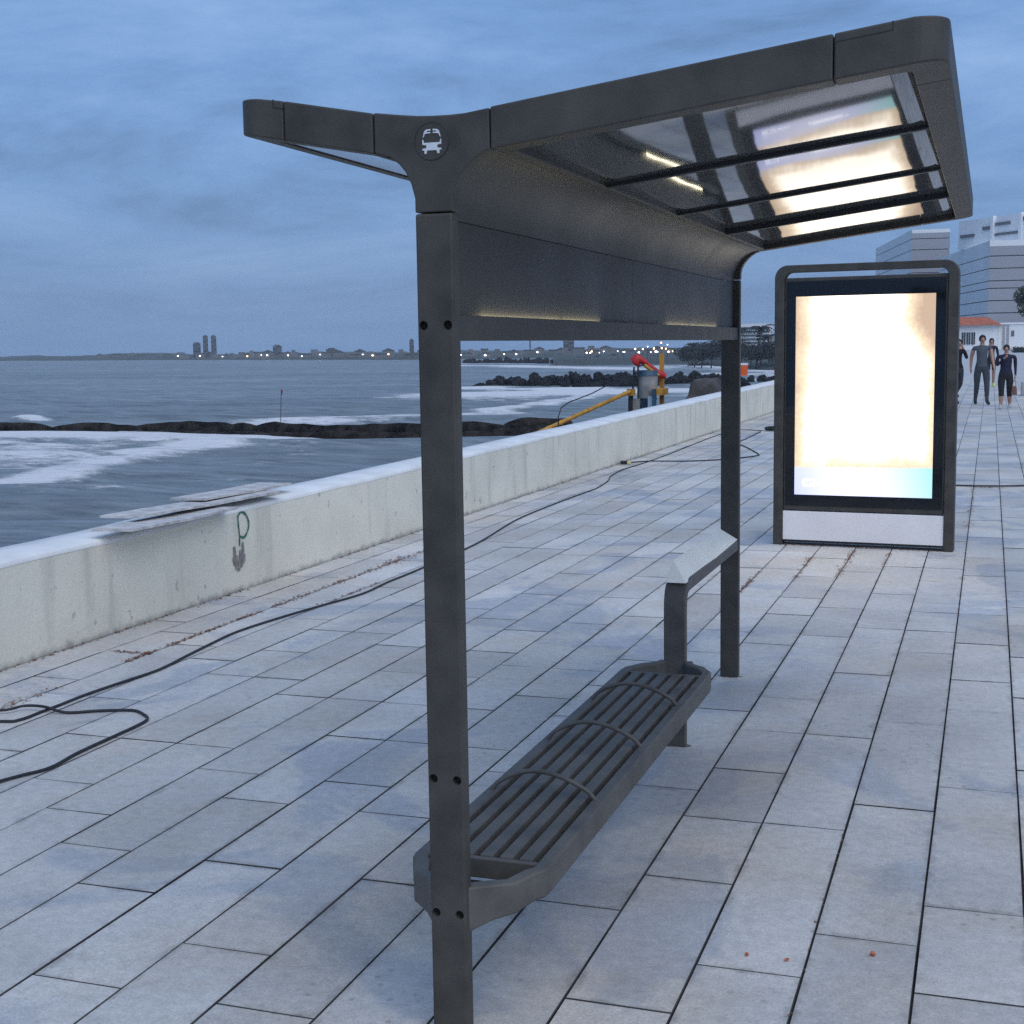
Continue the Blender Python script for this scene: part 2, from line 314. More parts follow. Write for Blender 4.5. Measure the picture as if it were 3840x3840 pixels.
def box(x0, x1, y0, y1, z0, z1):
    V = [(x, y, z) for z in (z0, z1) for y in (y0, y1) for x in (x0, x1)]
    return V, [(0, 2, 3, 1), (4, 5, 7, 6), (0, 1, 5, 4), (2, 6, 7, 3), (0, 4, 6, 2), (1, 3, 7, 5)]
def joinvf(*parts):
    V, F = [], []
    for v, f in parts:
        k = len(V); V += list(v); F += [tuple(i+k for i in q) for q in f]
    return V, F
def plan_prism(poly, fb, ft):
    n = len(poly)
    V = [(x, y, fb(x)) for x, y in poly]+[(x, y, ft(x)) for x, y in poly]
    F = [tuple(range(n))[::-1], tuple(range(n, 2*n))]+[(i, (i+1) % n, n+(i+1) % n, n+i) for i in range(n)]
    return V, F
def xz_prism(poly, y0, y1):
    n = len(poly)
    V = [(x, y0, z) for x, z in poly]+[(x, y1, z) for x, z in poly]
    F = [tuple(range(n)), tuple(range(n, 2*n))[::-1]]+[(i, n+i, n+(i+1) % n, (i+1) % n) for i in range(n)]
    return V, F
def strip_prism(outer, inner):            # closed shell between two equally long rows of 3D points, as quads per cross section
    V = list(outer)+list(inner); n = len(outer)
    return V, [(i, i+1, n+i+1, n+i) for i in range(n-1)]
def tube(path, r, seg=8, closed=False, taper=None, caps=True):
    P_ = [Vector(p) for p in path]; n = len(P_); V, F = [], []
    up = Vector((0, 0, 1)); prev = None
    for i in range(n):
        a = P_[(i-1) % n] if (closed or i > 0) else P_[i]; b = P_[(i+1) % n] if (closed or i < n-1) else P_[i]
        t = (b-a).normalized()
        if prev is None:
            ref = up if abs(t.z) < 0.9 else Vector((1, 0, 0)); u = t.cross(ref).normalized()
        else:
            u = (prev-t*prev.dot(t)); u = u.normalized() if u.length > 1e-6 else t.orthogonal().normalized()
        prev = u; w = t.cross(u)
        rr = r if taper is None else taper[i]
        for k in range(seg):
            a_ = 2*math.pi*k/seg; V.append(P_[i]+(u*math.cos(a_)+w*math.sin(a_))*rr)
    m_ = n if closed else n-1
    for i in range(m_):
        for k in range(seg):
            a = i*seg+k; b = i*seg+(k+1) % seg; c = ((i+1) % n)*seg+(k+1) % seg; d = ((i+1) % n)*seg+k
            F.append((a, b, c, d))
    if caps and not closed:
        F.append(tuple(range(seg))[::-1]); F.append(tuple(range((n-1)*seg, n*seg)))
    return V, F
def smooth_path(pts, k=4):
    P_ = [Vector(p) for p in pts]; o_ = []
    for i in range(len(P_)-1):
        p0 = P_[max(i-1, 0)]; p1 = P_[i]; p2 = P_[i+1]; p3 = P_[min(i+2, len(P_)-1)]
        for j in range(k):
            t = j/k
            o_.append(0.5*((2*p1)+(-p0+p2)*t+(2*p0-5*p1+4*p2-p3)*t*t+(-p0+3*p1-3*p2+p3)*t*t*t))
    o_.append(P_[-1]); return o_
def sweep_rect(path, half_w, z0, z1, closed=False):
    """plan path (x,y) swept with an upright bar section; z0,z1 numbers or per point lists"""
    n = len(path); V, F = [], []
    for i in range(n):
        a = Vector(path[max(i-1, 0)]); b = Vector(path[min(i+1, n-1)]); t = (b-a).normalized(); nn = Vector((-t.y, t.x))
        p = Vector(path[i]); lo = z0[i] if isinstance(z0, (list, tuple)) else z0; hi = z1[i] if isinstance(z1, (list, tuple)) else z1
        for s, z in ((1, lo), (1, hi), (-1, hi), (-1, lo)):
            q_ = p+nn*half_w*s; V.append((q_.x, q_.y, z))
    for i in range(n-1):
        for k in range(4): F.append((i*4+k, i*4+(k+1) % 4, (i+1)*4+(k+1) % 4, (i+1)*4+k))
    F += [(0, 1, 2, 3), (4*n-1, 4*n-2, 4*n-3, 4*n-4)]
    return V, F
def cyl(c, r, h, seg=24, axis='z', r2=None):
    V, F = [], []; r2 = r if r2 is None else r2
    for j, (rr, d) in enumerate(((r, 0), (r2, h))):
        for k in range(seg):
            a = 2*math.pi*k/seg; u, v = rr*math.cos(a), rr*math.sin(a)
            V.append({'z': (c[0]+u, c[1]+v, c[2]+d), 'y': (c[0]+u, c[1]+d, c[2]+v), 'x': (c[0]+d, c[1]+u, c[2]+v)}[axis])
    F = [tuple(range(seg))[::-1], tuple(range(seg, 2*seg))]+[(k, (k+1) % seg, seg+(k+1) % seg, seg+k) for k in range(seg)]
    return V, F
def ico_rock(r, seed, squash=0.75, sub=2):
    bm = bmesh.new(); bmesh.ops.create_icosphere(bm, subdivisions=sub, radius=1.0)
    for v in bm.verts:
        d = 0.72+0.55*mnoise.noise(v.co*1.15+Vector((seed*3.1, seed*1.7, seed)))+0.2*mnoise.noise(v.co*3+Vector((seed, 0, 0)))
        v.co = v.co*r*d; v.co.z *= squash
    V = [tuple(v.co) for v in bm.verts]; F = [tuple(v.index for v in f.verts) for f in bm.faces]; bm.free()
    return V, F

# ================================================================ THE SETTING
CINV = cam.matrix_world.inverted()
def in_view(p):
    v = CINV @ Vector(p)
    if v.z > -0.3: return None
    k = cam_d.lens/36.0
    return (v.x/-v.z*k, v.y/-v.z*k, -v.z)
# --- promenade: bed, single slabs, joined far slabs, plain plaza beyond
TX0, TX1, TY0, TY1 = -5.165, 6.2, -2.5, 62.0
prom = mesh_obj('promenade', [(TX0, TY0, -0.012), (TX1, TY0, -0.012), (TX1, TY1, -0.012), (TX0, TY1, -0.012)], [(0, 1, 2, 3)], M['grout'])
tag(prom, kind='structure')
PV, PF = [], []
for x0, x1, y0, y1 in ((-5.6, 160, -40, TY0), (TX1, 160, TY0, TY1), (-5.2, 160, TY1, 330)):
    k = len(PV); PV += [(x0, y0, -0.003), (x1, y0, -0.003), (x1, y1, -0.003), (x0, y1, -0.003)]; PF.append((k, k+1, k+2, k+3))
plaza = mesh_obj('plaza', PV, PF, M['plaza']); tag(plaza, kind='structure')
SW, U, GAP = 0.297, 0.307, 0.0042
def slab_vf(w, l):
    V = []
    for ins, z in ((0, -0.03), (0, -0.0025), (0.0021, 0.0)):
        V += [(-w/2+ins, -l/2+ins, z), (w/2-ins, -l/2+ins, z), (w/2-ins, l/2-ins, z), (-w/2+ins, l/2-ins, z)]
    F = [(8, 9, 10, 11)]
    for a in (0, 4):
        for k in range(4): F.append((a+k, a+(k+1) % 4, a+4+(k+1) % 4, a+4+k))
    return V, F
KNOWN = {0: [14, 18, 22, 27, 30, 35, 38], 1: [13, 17, 21, 26], 2: [12, 16, 20, 24, 28, 32, 36], 3: [11, 14, 18, 22, 27, 30, 35], 4: [13, 17, 21, 26, 29, 34, 37]}
tiles = []
for k in range(-20, 18):
    xa, xb = 0.14-SW*(k+1), 0.14-SW*k
    xa = max(xa, TX0)
    if xb-xa < 0.05: continue
    js = list(KNOWN.get(k, [rng.choice((10, 11, 12, 13))]))
    lo = js[0]
    while lo*U > TY0+0.2:
        lo -= rng.choice((3, 3, 4, 4)); js.insert(0, lo)
    hi = js[-1]
    while hi*U < TY1:
        hi += rng.choice((3, 3, 4, 4)); js.append(hi)
    js = sorted(set(js+[a+2 for a, b in zip(js, js[1:]) if b-a > 3 and rng.random() < 0.2]))
    for a, b in zip(js, js[1:]):
        y0, y1 = (a+0.13)*U, (b+0.13)*U
        tiles.append(((xa+xb)/2, (y0+y1)/2, xb-xa-GAP, y1-y0-GAP))
def score(t):
    v = in_view((t[0], t[1], 0))
    if v is None: return 0
    inside = 1.0 if abs(v[0]) < 0.56 and abs(v[1]) < 0.60 else 0.0
    return inside*t[2]*t[3]/v[2]**3
tiles.sort(key=lambda t: -score(t))
cache = {}
for t in tiles[:300]:
    key = (round(t[2], 3), round(t[3], 3))
    if key not in cache:
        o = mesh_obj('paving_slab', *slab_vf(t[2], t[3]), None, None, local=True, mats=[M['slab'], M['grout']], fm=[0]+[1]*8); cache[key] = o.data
    else:
        o = bpy.data.objects.new('paving_slab', cache[key]); COL.objects.link(o)
    o.parent = prom
    o.location = (t[0], t[1], rng.uniform(-0.0022, 0.0)); o.rotation_euler = (rng.gauss(0, 0.0012), rng.gauss(0, 0.003), rng.gauss(0, 0.0008))
TV, TF, TT = [], [], []
for t in tiles[300:]:
    v, f = slab_vf(t[2], t[3]); k = len(TV); dz = rng.uniform(-0.002, 0); tn = rng.random()
    TV += [(a+t[0], b+t[1], c+dz) for a, b, c in v]; TF += [tuple(i+k for i in q) for q in f]; TT += [tn]*len(v)
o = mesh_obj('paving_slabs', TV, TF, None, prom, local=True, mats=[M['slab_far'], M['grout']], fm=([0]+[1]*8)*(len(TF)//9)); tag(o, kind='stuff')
a_ = o.data.attributes.new('tone', 'FLOAT', 'POINT'); a_.data.foreach_set('value', TT)

# --- sea
xs = np.unique(np.concatenate([np.linspace(-1700, -300, 30), np.linspace(-300, -80, 60), np.linspace(-80, -14, 150), np.linspace(-14, -5, 8), np.linspace(-5, 300, 8)]))
ys = np.unique(np.concatenate([np.linspace(-80, 10, 12), np.linspace(10, 30, 16), np.linspace(30, 110, 200), np.linspace(110, 420, 170), np.linspace(420, 1500, 40)]))
X, Y = np.meshgrid(xs, ys); X = X.ravel(); Y = Y.ravel()
near = np.exp(-np.hypot(X, Y)/260.0)
c_, s_ = math.cos(0.55), math.sin(0.55)
u_ = X*c_+Y*s_; v_ = -X*s_+Y*c_
nz_ = np.array([mnoise.noise(Vector((a*0.03, b*0.05, 0))) for a, b in zip(X, Y)])
Z = -3.0+near*(0.16*np.sin(v_*0.55+2.2*nz_+0.06*u_)+0.10*np.sin(v_*1.15+u_*0.22+4*nz_)+0.12*nz_)
STROKES = [  # surf lines on the water: points, half width, strength
    ([(-34.8, 42.6), (-34.1, 43.6), (-34.6, 46.7), (-35.7, 50.8), (-36.0, 54.3)], 2.0, 1.05),
    ([(-37.6, 56.7), (-36.8, 59.7), (-37.1, 64.4), (-37.0, 66.9), (-34.9, 65.5)], 2.8, 1.1),
    ([(-54, 64.0), (-47.8, 64.3), (-43.1, 65.2), (-39.8, 66.0)], 3.0, 1.15),
    ([(-52, 60), (-45, 55.6), (-41.3, 53.5), (-38.0, 51.6)], 5.0, 0.78),
    ([(-46, 60), (-40, 59)], 4.0, 0.55),
    ([(-43, 47), (-37, 48)], 4.0, 0.5),
    ([(-42.9, 80.2), (-40.7, 85.6), (-37.9, 90), (-33, 92)], 4.5, 0.9),
    ([(-66.3, 84.3), (-64.1, 83.0)], 1.0, 1.1),
    ([(-62, 59), (-50, 54), (-40, 49)], 5.0, 0.55), ([(-46, 46), (-36, 42), (-30, 40)], 3.5, 0.42), ([(-60, 64.5), (-52, 64)], 2.0, 1.0), ([(-33, 62), (-30, 58), (-28, 52)], 2.2, 0.40),
    ([(-27.4, 43.9), (-25.3, 43.9), (-24.9, 45.6)], 0.9, 0.55),
    ([(-57, 150), (-51.3, 147.0), (-48.0, 148), (-44.4, 147), (-38, 138)], 6.0, 1.2),
    ([(-46, 126), (-40, 132), (-36.5, 133), (-33, 138)], 11.0, 1.25),
    ([(-34.2, 89.1), (-34.5, 99.4), (-34.6, 108.7), (-34.7, 119.6), (-36.3, 132.8)], 2.2, 0.95),
    ([(-50, 118), (-42, 116), (-37, 112)], 4.0, 0.5),
    ([(-30, 128), (-24, 140), (-20, 150)], 7.0, 0.75),
    ([(-33, 176), (-26, 178), (-20, 180)], 6.0, 0.8),
    ([(-131, 336), (-113, 325), (-96, 300), (-77.5, 281), (-65, 262)], 9.0, 1.05),
    ([(-64, 290), (-51, 272), (-38, 250), (-28, 228)], 12.0, 1.0),
    ([(-40, 215), (-30, 205), (-20, 195)], 8.0, 0.85),
    ([(-150, 378), (-118, 366)], 6.0, 0.8),
]
surf = np.zeros_like(X)
for pts, w_, st in STROKES:
    for (ax_, ay_), (bx_, by_) in zip(pts, pts[1:]):
        ex, ey = bx_-ax_, by_-ay_; tt = np.clip(((X-ax_)*ex+(Y-ay_)*ey)/(ex*ex+ey*ey), 0, 1)
        dist = np.hypot(X-ax_-tt*ex, Y-ay_-tt*ey)
        surf = np.maximum(surf, st*np.clip(1.35-dist/w_, 0, 1))
Z += 0.35*np.minimum(surf, 1)*near*(0.6+0.4*nz_)
nx, ny = len(xs), len(ys)
idx = np.arange(nx*ny).reshape(ny, nx)
F = np.stack([idx[:-1, :-1], idx[:-1, 1:], idx[1:, 1:], idx[1:, :-1]], -1).reshape(-1, 4)
me = bpy.data.meshes.new('sea'); me.from_pydata(np.stack([X, Y, Z], -1).tolist(), [], F.tolist()); me.materials.append(M['sea'])
me.polygons.foreach_set('use_smooth', [True]*len(me.polygons))
at_ = me.attributes.new('surf', 'FLOAT', 'POINT'); at_.data.foreach_set('value', surf.astype(np.float32))
sea = bpy.data.objects.new('sea', me); COL.objects.link(sea); tag(sea, kind='structure')

# --- beach strip under the sea wall, and the land round the bay
BV, BF = [], []
for i in range(40):
    y = 18+i*5.4
    for x, z in ((-5.6, -1.1), (-8.0, -1.25), (-11.5, -2.4+0.3*mnoise.noise(Vector((0, y*0.1, 0)))), (-15.5+mnoise.noise(Vector((3, y*0.07, 0))), -3.5)): BV.append((x, y, z))
for i in range(39):
    for j in range(3): BF.append((i*4+j, i*4+j+1, i*4+5+j, i*4+4+j))
tag(mesh_obj('beach', BV, BF, M['sand'], smooth=True), kind='structure')
SHORE = [(-420, -1500, 980), (0, -653, 805), (400, -392, 652), (785, -216, 513), (1100, -150, 522), (1290, -112, 534), (1330, -58, 298), (1440, -36, 236), (1560, -14, 216), (1640, -5.8, 205)]
def shore_at(px):
    for (p0, x0, y0), (p1, x1, y1) in zip(SHORE, SHORE[1:]):
        if px <= p1:
            t = (px-p0)/(p1-p0); return Vector((x0+(x1-x0)*t, y0+(y1-y0)*t, 0))
    return Vector(SHORE[-1][1:]+(0,))
def land_z(px, off, x, y):
    n_ = mnoise.noise(Vector((px*0.011, off*0.004, 2.0)))+0.5*mnoise.noise(Vector((px*0.05, off*0.02, 5.0)))
    hill = 2.2*math.exp(-((px-270)/75)**2)+1.0*math.exp(-((px-60)/60)**2)
    return {0: -3.5, 5: -2.6, 25: -1.9}.get(off, -1.6+1.1*n_+(hill+0.8*max(n_, 0))*min(off/120, 1.0))
LV, LF = [], []
offs = (0, 5, 25, 60, 120, 260, 700)
PXS = list(range(-420, 1641, 6))
for px in PXS:
    p = shore_at(px); d = p.length; dirn = p/d
    for of in offs:
        q = dirn*(d+of*(0.35 if px > 1300 else 1)); LV.append((q.x, q.y, land_z(px, of, q.x, q.y) if px < 1560 or of < 6 else max(land_z(px, of, q.x, q.y), -0.2)-0.25))
no = len(offs)
for i in range(len(PXS)-1):
    for j in range(no-1): LF.append((i*no+j, i*no+no+j, i*no+no+j+1, i*no+j+1))
tag(mesh_obj('far_shore', LV, LF, M['land'], smooth=True), kind='structure')

# ================================================================ SEA WALL
WX = -5.17
def wtop(y): return 0.575+0.0042*y
wall = thing('sea_wall', (WX, 0, 0), 'long cream painted sea wall with white coping and a green letter P', 'wall')
WV, WF = [], []
wy = [y*0.5-6 for y in range(0, 140)]+[64+6*i for i in range(26)]
for y in wy:
    j1 = 0.010*mnoise.noise(Vector((1, y*0.9, 0))); j2 = 0.008*mnoise.noise(Vector((7, y*1.3, 3)))
    for x, z in ((WX, -0.10), (WX+j1*0.5, 0.25), (WX+j1, wtop(y)-0.035), (WX-0.38, wtop(y)-0.03), (WX-0.42, -3.4)): WV.append((x, y, z+(j2 if z > 0.4 else 0)))
for i in range(len(wy)-1):
    for j in range(4): WF.append((i*5+j, i*5+j+1, i*5+6+j, i*5+5+j))
mesh_obj('wall_body', WV, WF, M['wall'], wall, smooth='auto')
CV, CF = [], []
for y in wy:
    j1 = 0.010*mnoise.noise(Vector((1, y*0.9, 0))); j2 = 0.008*mnoise.noise(Vector((7, y*1.3, 3))); j3 = 0.012*mnoise.noise(Vector((2, y*2.1, 9)))
    t = wtop(y)+j2
    for x, z in ((WX+0.002+j1, t-0.036+j3), (WX+0.001+j1, t-0.012), (WX-0.018+j1, t), (WX-0.20, t+0.012), (WX-0.37, t+0.004), (WX-0.395, t-0.03), (WX-0.395, t-0.2)): CV.append((x, y, z))
for i in range(len(wy)-1):
    for j in range(6): CF.append((i*7+j, i*7+j+1, i*7+8+j, i*7+7+j))
mesh_obj('coping', CV, CF, M['coping'], wall, smooth=True)
# green letter and grey smear painted on the face
def wall_stroke(pts, w_, dx_=0.006, closed=False):
    P_ = smooth_path([(0, a, b) for a, b in pts], 5); V, F = [], []
    for i, p in enumerate(P_):
        a = P_[max(i-1, 0)]; b = P_[min(i+1, len(P_)-1)]; t = (b-a).normalized(); n_ = Vector((0, -t.z, t.y))
        ww = w_*(0.9+0.55*mnoise.noise(Vector((i*0.6, w_*900, p.y*3))))
        for s in (1, -1): V.append((WX+dx_, p.y+n_.y*ww*s, p.z+n_.z*ww*s))
    return V, [(2*i, 2*i+1, 2*i+3, 2*i+2) for i in range(len(P_)-1)]
o = mesh_obj('painted_letter', *joinvf(wall_stroke([(8.865, 0.33), (8.87, 0.40), (8.86, 0.50), (8.855, 0.56)], 0.0085), wall_stroke([(8.85, 0.545), (8.90, 0.575), (8.97, 0.55), (9.01, 0.48), (8.98, 0.415), (8.93, 0.385), (8.875, 0.40)], 0.0085, 0.007)), M['green_paint'], wall)
o['label'] = 'green spray painted letter P'
for k_, (yy, za, zb_, ww) in enumerate(((8.785, 0.335, 0.20, 0.017), (8.815, 0.27, 0.165, 0.020), (8.845, 0.24, 0.15, 0.016), (8.875, 0.30, 0.17, 0.019), (8.905, 0.355, 0.19, 0.015), (8.93, 0.26, 0.21, 0.010))):
    mesh_obj('paint_smear', *wall_stroke([(yy, za), (yy+0.006*(-1)**k_, (za+zb_)/2+0.02), (yy-0.004, (za+zb_)/2-0.02), (yy, zb_)], ww, 0.0082+0.0004*k_), M['smear'], wall)

# ================================================================ BUS SHELTER
SX = -1.265                                 # axis of the posts
YN, YF, TH = 3.13, 7.15, 0.045              # front faces of the near and the far frame, thickness
HWD = 0.048
sh = thing('bus_shelter', (SX, (YN+YF)/2, 0), 'grey steel bus shelter with winged glazed roof and bus symbol on its post', 'bus shelter')
ZR = lambda x: 2.209+0.126*(x+1.118)        # underside of right wing
ZRt = lambda x: ZR(x)+0.097-max(0, x+0.17)*0.10
ZL = lambda x: 2.215+0.190*(-1.416-x)       # underside of left wing
ZLt = lambda x: ZL(x)+0.095-max(0, -1.70-x)*0.12
# posts
def post(yf, holes):
    o = mesh_obj('post', *box(SX-HWD, SX+HWD, yf, yf+TH, 0.0, 2.068), M['steel'], sh, bevel=0.006)
    if holes:
        cv, cf = joinvf(*[cyl((SX+dx, yf-0.01, z), 0.0115, 0.032, 16, 'y') for z in (1.803, 0.676, 0.326) for dx in (-0.032, 0.031)])
        cut = mesh_obj('cutter', cv, cf, M['hole'], sh)
        md = o.modifiers.new('holes', 'BOOLEAN'); md.object = cut; md.operation = 'DIFFERENCE'; md.solver = 'EXACT'
        bpy.context.view_layer.update()
        dg = bpy.context.evaluated_depsgraph_get(); me2 = bpy.data.meshes.new_from_object(o.evaluated_get(dg))
        o.modifiers.clear(); o.data = me2; bpy.data.objects.remove(cut)
        for z in (1.803, 0.676, 0.326):
            for dx in (-0.032, 0.031):
                mesh_obj('bolt', *cyl((SX+dx, yf+0.014, z), 0.0108, 0.02, 6, 'y'), M['hole'], o)
    return o
post(YN, True); post(YF, False)
# Y shaped heads
HEAD = [(-1.313, 2.071), (-1.313, 2.105), (-1.322, 2.139), (-1.336, 2.168), (-1.353, 2.188), (-1.374, 2.204), (-1.398, 2.212), (-1.4150, 2.2165),
        (-1.4145, 2.3115), (-1.345, 2.302), (-1.30, 2.297), (-1.263, 2.295), (-1.22, 2.2945), (-1.181, 2.296), (-1.1205, 2.304),
        (-1.1200, 2.2085), (-1.138, 2.203), (-1.162, 2.188), (-1.182, 2.170), (-1.199, 2.149), (-1.210, 2.128), (-1.216, 2.105), (-1.2165, 2.071)]
for yf in (YN+0.001, YF):
    hd = mesh_obj('post_head', *xz_prism(HEAD, yf, yf+TH), M['steel'], sh, bevel=0.004)
    if yf < 5:
        # round emblem with the bus symbol
        ec = (-1.265, 2.236)
        ring = []
        for k in range(48):
            a = 2*math.pi*k/48; ring.append((ec[0]+0.0435*math.cos(a), yf-0.0008, ec[1]+0.0435*math.sin(a)))
        rv, rf = tube(ring, 0.0011, 6, True); mesh_obj('emblem_ring', rv, rf, M['steel_dark'], hd)
        dv, df = cyl((ec[0], yf-0.0007, ec[1]), 0.0425, 0.002, 40, 'y'); mesh_obj('emblem_disc', dv, df, M['steel'], hd)
        def q2(poly): 
            poly = [(ec[0]+a*0.001, ec[1]+b*0.001) for a, b in poly]; return xz_prism(poly, yf-0.0022, yf-0.0006)
        mir = lambda poly: [(-a, b) for a, b in poly][::-1]
        bits = []
        for poly in ([(-3, 28), (-3, 24), (-12, 24), (-12, 21), (-3, 21), (-3, 18.5), (-17.5, 17), (-21, 9), (-22.5, 9), (-20.5, 18), (-18.5, 23.5), (-14, 27)],):
            bits += [q2(poly), q2(mir(poly))]
        bits.append(q2([(-24, 4), (-22, 4), (-20, -3.5), (20, -3.5), (22, 4), (24, 4), (24, -8), (14, -9), (14, -16), (24, -17), (24, -21), (19, -21), (19, -29), (14, -29), (12, -21.5),
                        (-12, -21.5), (-14, -29), (-19, -29), (-19, -21), (-24, -21), (-24, -17), (-14, -16), (-14, -9), (-24, -8)]))
        mesh_obj('bus_symbol', *joinvf(*bits), M['white_print'], hd)
# wing frames
def arc(cx, cy, r, a0, a1, n=7): return [(cx+r*math.cos(math.radians(a0+(a1-a0)*i/n)), cy+r*math.sin(math.radians(a0+(a1-a0)*i/n))) for i in range(n+1)]
def wing(side):
    if side == 'r': x0, x1, zb, zt, sgn = -1.1175, -0.098, ZR, ZRt, 1
    else: x0, x1, zb, zt, sgn = -1.4175, -1.797, ZL, ZLt, -1
    y0, y1, w_, r, cl = YN, YF+TH, 0.078, 0.07, 0.235 if side == 'r' else 0.14
    xs1 = x1-sgn*w_; xc = x1-sgn*cl; cy_ = 0.26
    def pl(poly, nm, bev=0.004): return mesh_obj(nm, *plan_prism(poly, zb, zt), M['steel'], sh, bevel=bev)
    g_ = 0.0025
    for ya, yb, d in ((y0, y0+w_, 1), (y1, y1-w_, -1)):
        pl([(x0, ya), (xc-sgn*g_, ya), (xc-sgn*g_, yb), (x0, yb)], 'roof_beam')
        # rounded corner casting
        a = [(x1-sgn*(r-r*math.sin(t)), ya+d*(r-r*math.cos(t))) for t in [math.pi/2*i/8 for i in range(9)]]
        b = [(xs1-sgn*(0.03-0.03*math.sin(t)), yb+d*(0.03-0.03*math.cos(t))) for t in [math.pi/2*i/5 for i in range(6)]]
        poly = [(xc, ya)]+a+[(x1, ya+d*cy_), (xs1, ya+d*cy_)]+b[::-1]+[(xc, yb)]
        cap = pl(poly, 'roof_corner')
        # strip of the beam that laps over the corner casting, with its shadow gap
        if d == 1:
            xl = x1-sgn*0.115
            zl = lambda x: zt(x)-0.020
            mesh_obj('seam', *joinvf(xz_prism([(xc, zl(xc)), (xl, zl(xl)), (xl, zl(xl)+0.0022), (xc, zl(xc)+0.0022)], ya-0.0008, ya+0.004),
                                     xz_prism([(xl, zl(xl)), (xl+sgn*0.0022, zl(xl)), (xl+sgn*0.0022, zt(xl)), (xl, zt(xl))], ya-0.0007, ya+0.004)), M['steel_dark'], cap)
    pl([(xs1, y0+cy_+g_), (x1, y0+cy_+g_), (x1, y1-cy_-g_), (xs1, y1-cy_-g_)], 'roof_beam')
    pl([(x0, y0+w_+0.001), (x0+sgn*0.03, y0+w_+0.001), (x0+sgn*0.03, y1-w_-0.001), (x0, y1-w_-0.001)], 'gutter')
    # panes between transverse bars
    ysplit = [y0+w_, 4.07, 5.05, 6.03, y1-w_]
    for i in range(4):
        ya, yb = ysplit[i], ysplit[i+1]
        slope = (0.040, 0.040, 0.012, 0.004)[i] if side == 'r' else 0.0
        nx_, ny_ = 14, 12; V, F = [], []
        xa, xb = x0+sgn*0.012, xs1+sgn*0.012
        for b in range(ny_+1):
            t = b/ny_; y = ya+(yb-ya)*t
            for a in range(nx_+1):
                s = a/nx_; x = xa+(xb-xa)*s
                z = zb(x)+(0.026 if side == 'r' else 0.003)-slope*(yb-ya)*(t-t*t/2)+0.0035*math.sin(s*math.pi)*(0.6+0.4*math.sin(3*t+i))
                V.append((x, y, z))
        for b in range(ny_):
            for a in range(nx_): F.append((b*(nx_+1)+a, b*(nx_+1)+a+1, (b+1)*(nx_+1)+a+1, (b+1)*(nx_+1)+a))
        p = mesh_obj('roof_pane', V, F, M['glaze'], sh, smooth=True)
        so = p.modifiers.new('thick', 'SOLIDIFY'); so.thickness = 0.006; so.offset = 1.0 if side == 'r' else 1.0
        if i < 3:
            xa2, xb2 = x0+sgn*0.031, xs1-sgn*0.001
            mesh_obj('roof_bar', *plan_prism([(xa2, yb-0.013), (xb2, yb-0.013), (xb2, yb+0.013), (xa2, yb+0.013)], lambda x: zb(x)-0.003, lambda x: zb(x)+0.035), M['steel_dark'], sh, bevel=0.003)
    mesh_obj('roof_sheet', *plan_prism([(x0, y0+w_+0.001), (xs1-sgn*0.001, y0+w_+0.001), (xs1-sgn*0.001, y1-w_-0.001), (x0, y1-w_-0.001)], lambda x: zt(x)-0.02, lambda x: zt(x)-0.006), M['steel'], sh)
wing('r'); wing('l')
# spine cover and the coved panels under it
yA, yB, yS = YN+TH+0.003, YF-0.003, 5.02
sp_top = [(-1.404, 2.306), (-1.345, 2.299), (-1.30, 2.294), (-1.263, 2.292), (-1.22, 2.2915), (-1.181, 2.293), (-1.126, 2.300)]
mesh_obj('spine_cover', *xz_prism(sp_top+[(x, z-0.012) for x, z in sp_top[::-1]], yA, yB), M['steel'], sh)
COVE = [(-1.2485, 2.058), (-1.245, 2.100), (-1.233, 2.128), (-1.220, 2.151), (-1.200, 2.174), (-1.177, 2.192), (-1.150, 2.206), (-1.119, 2.213)]
COVL = [(-1.300, 2.058), (-1.307, 2.100), (-1.315, 2.133), (-1.330, 2.165), (-1.350, 2.189), (-1.374, 2.206), (-1.400, 2.215), (-1.417, 2.219)]
for cv_, off in ((COVE, -0.006), (COVL, 0.006)):
    for ya, yb in ((yA, yS-0.0006), (yS+0.0006, yB)):
        back = [(x+off, z+0.006) for x, z in cv_]
        o = mesh_obj('cove_panel', *xz_prism(cv_+back[::-1], ya, yb), M['steel_panel'], sh, smooth='auto')
for ya, yb in ((yA, yS-0.0006), (yS+0.0006, yB)):
    mesh_obj('back_panel', *box(-1.300, -1.249, ya, yb, 1.79, 2.0573), M['steel_panel'], sh, bevel=0.0015)
for ya, yb in ((yA, 5.079), (5.082, yB)):
    mesh_obj('light_beam', *joinvf(box(-1.232, -1.226, ya, yb, 1.766, 1.828), box(-1.306, -1.2325, ya, yb, 1.766, 1.789)), M['steel'], sh, bevel=0.0012)
for ya, yb in ((3.40, 4.11), (4.13, 4.57), (5.60, 6.04), (6.06, 6.69)):
    mesh_obj('light_strip', *box(-1.2425, -1.2345, ya, yb, 1.812, 1.8265), M['led'], sh)

M['dark_disc'] = simple('dark foot disc', (0.16, 0.155, 0.15), 0.9, 0, 0.5, 40)
def dark_disc(cx, cy, rx, ry, parent, seed):
    V = [(cx, cy, 0.0045)]; n_ = 28
    for k in range(n_):
        a = 2*math.pi*k/n_; q_ = 0.8+0.7*mnoise.noise(Vector((math.cos(a)*1.7, math.sin(a)*1.7, seed))); V.append((cx+rx*q_*math.cos(a), cy+ry*q_*math.sin(a), 0.0012))
    mesh_obj('foot_disc', V, [(0, 1+k, 1+(k+1) % n_) for k in range(n_)], M['dark_disc'], parent)
dark_disc(SX, YF+0.02, 0.058, 0.034, sh, 2.0); dark_disc(SX, YN+0.02, 0.058, 0.034, sh, 5.0)
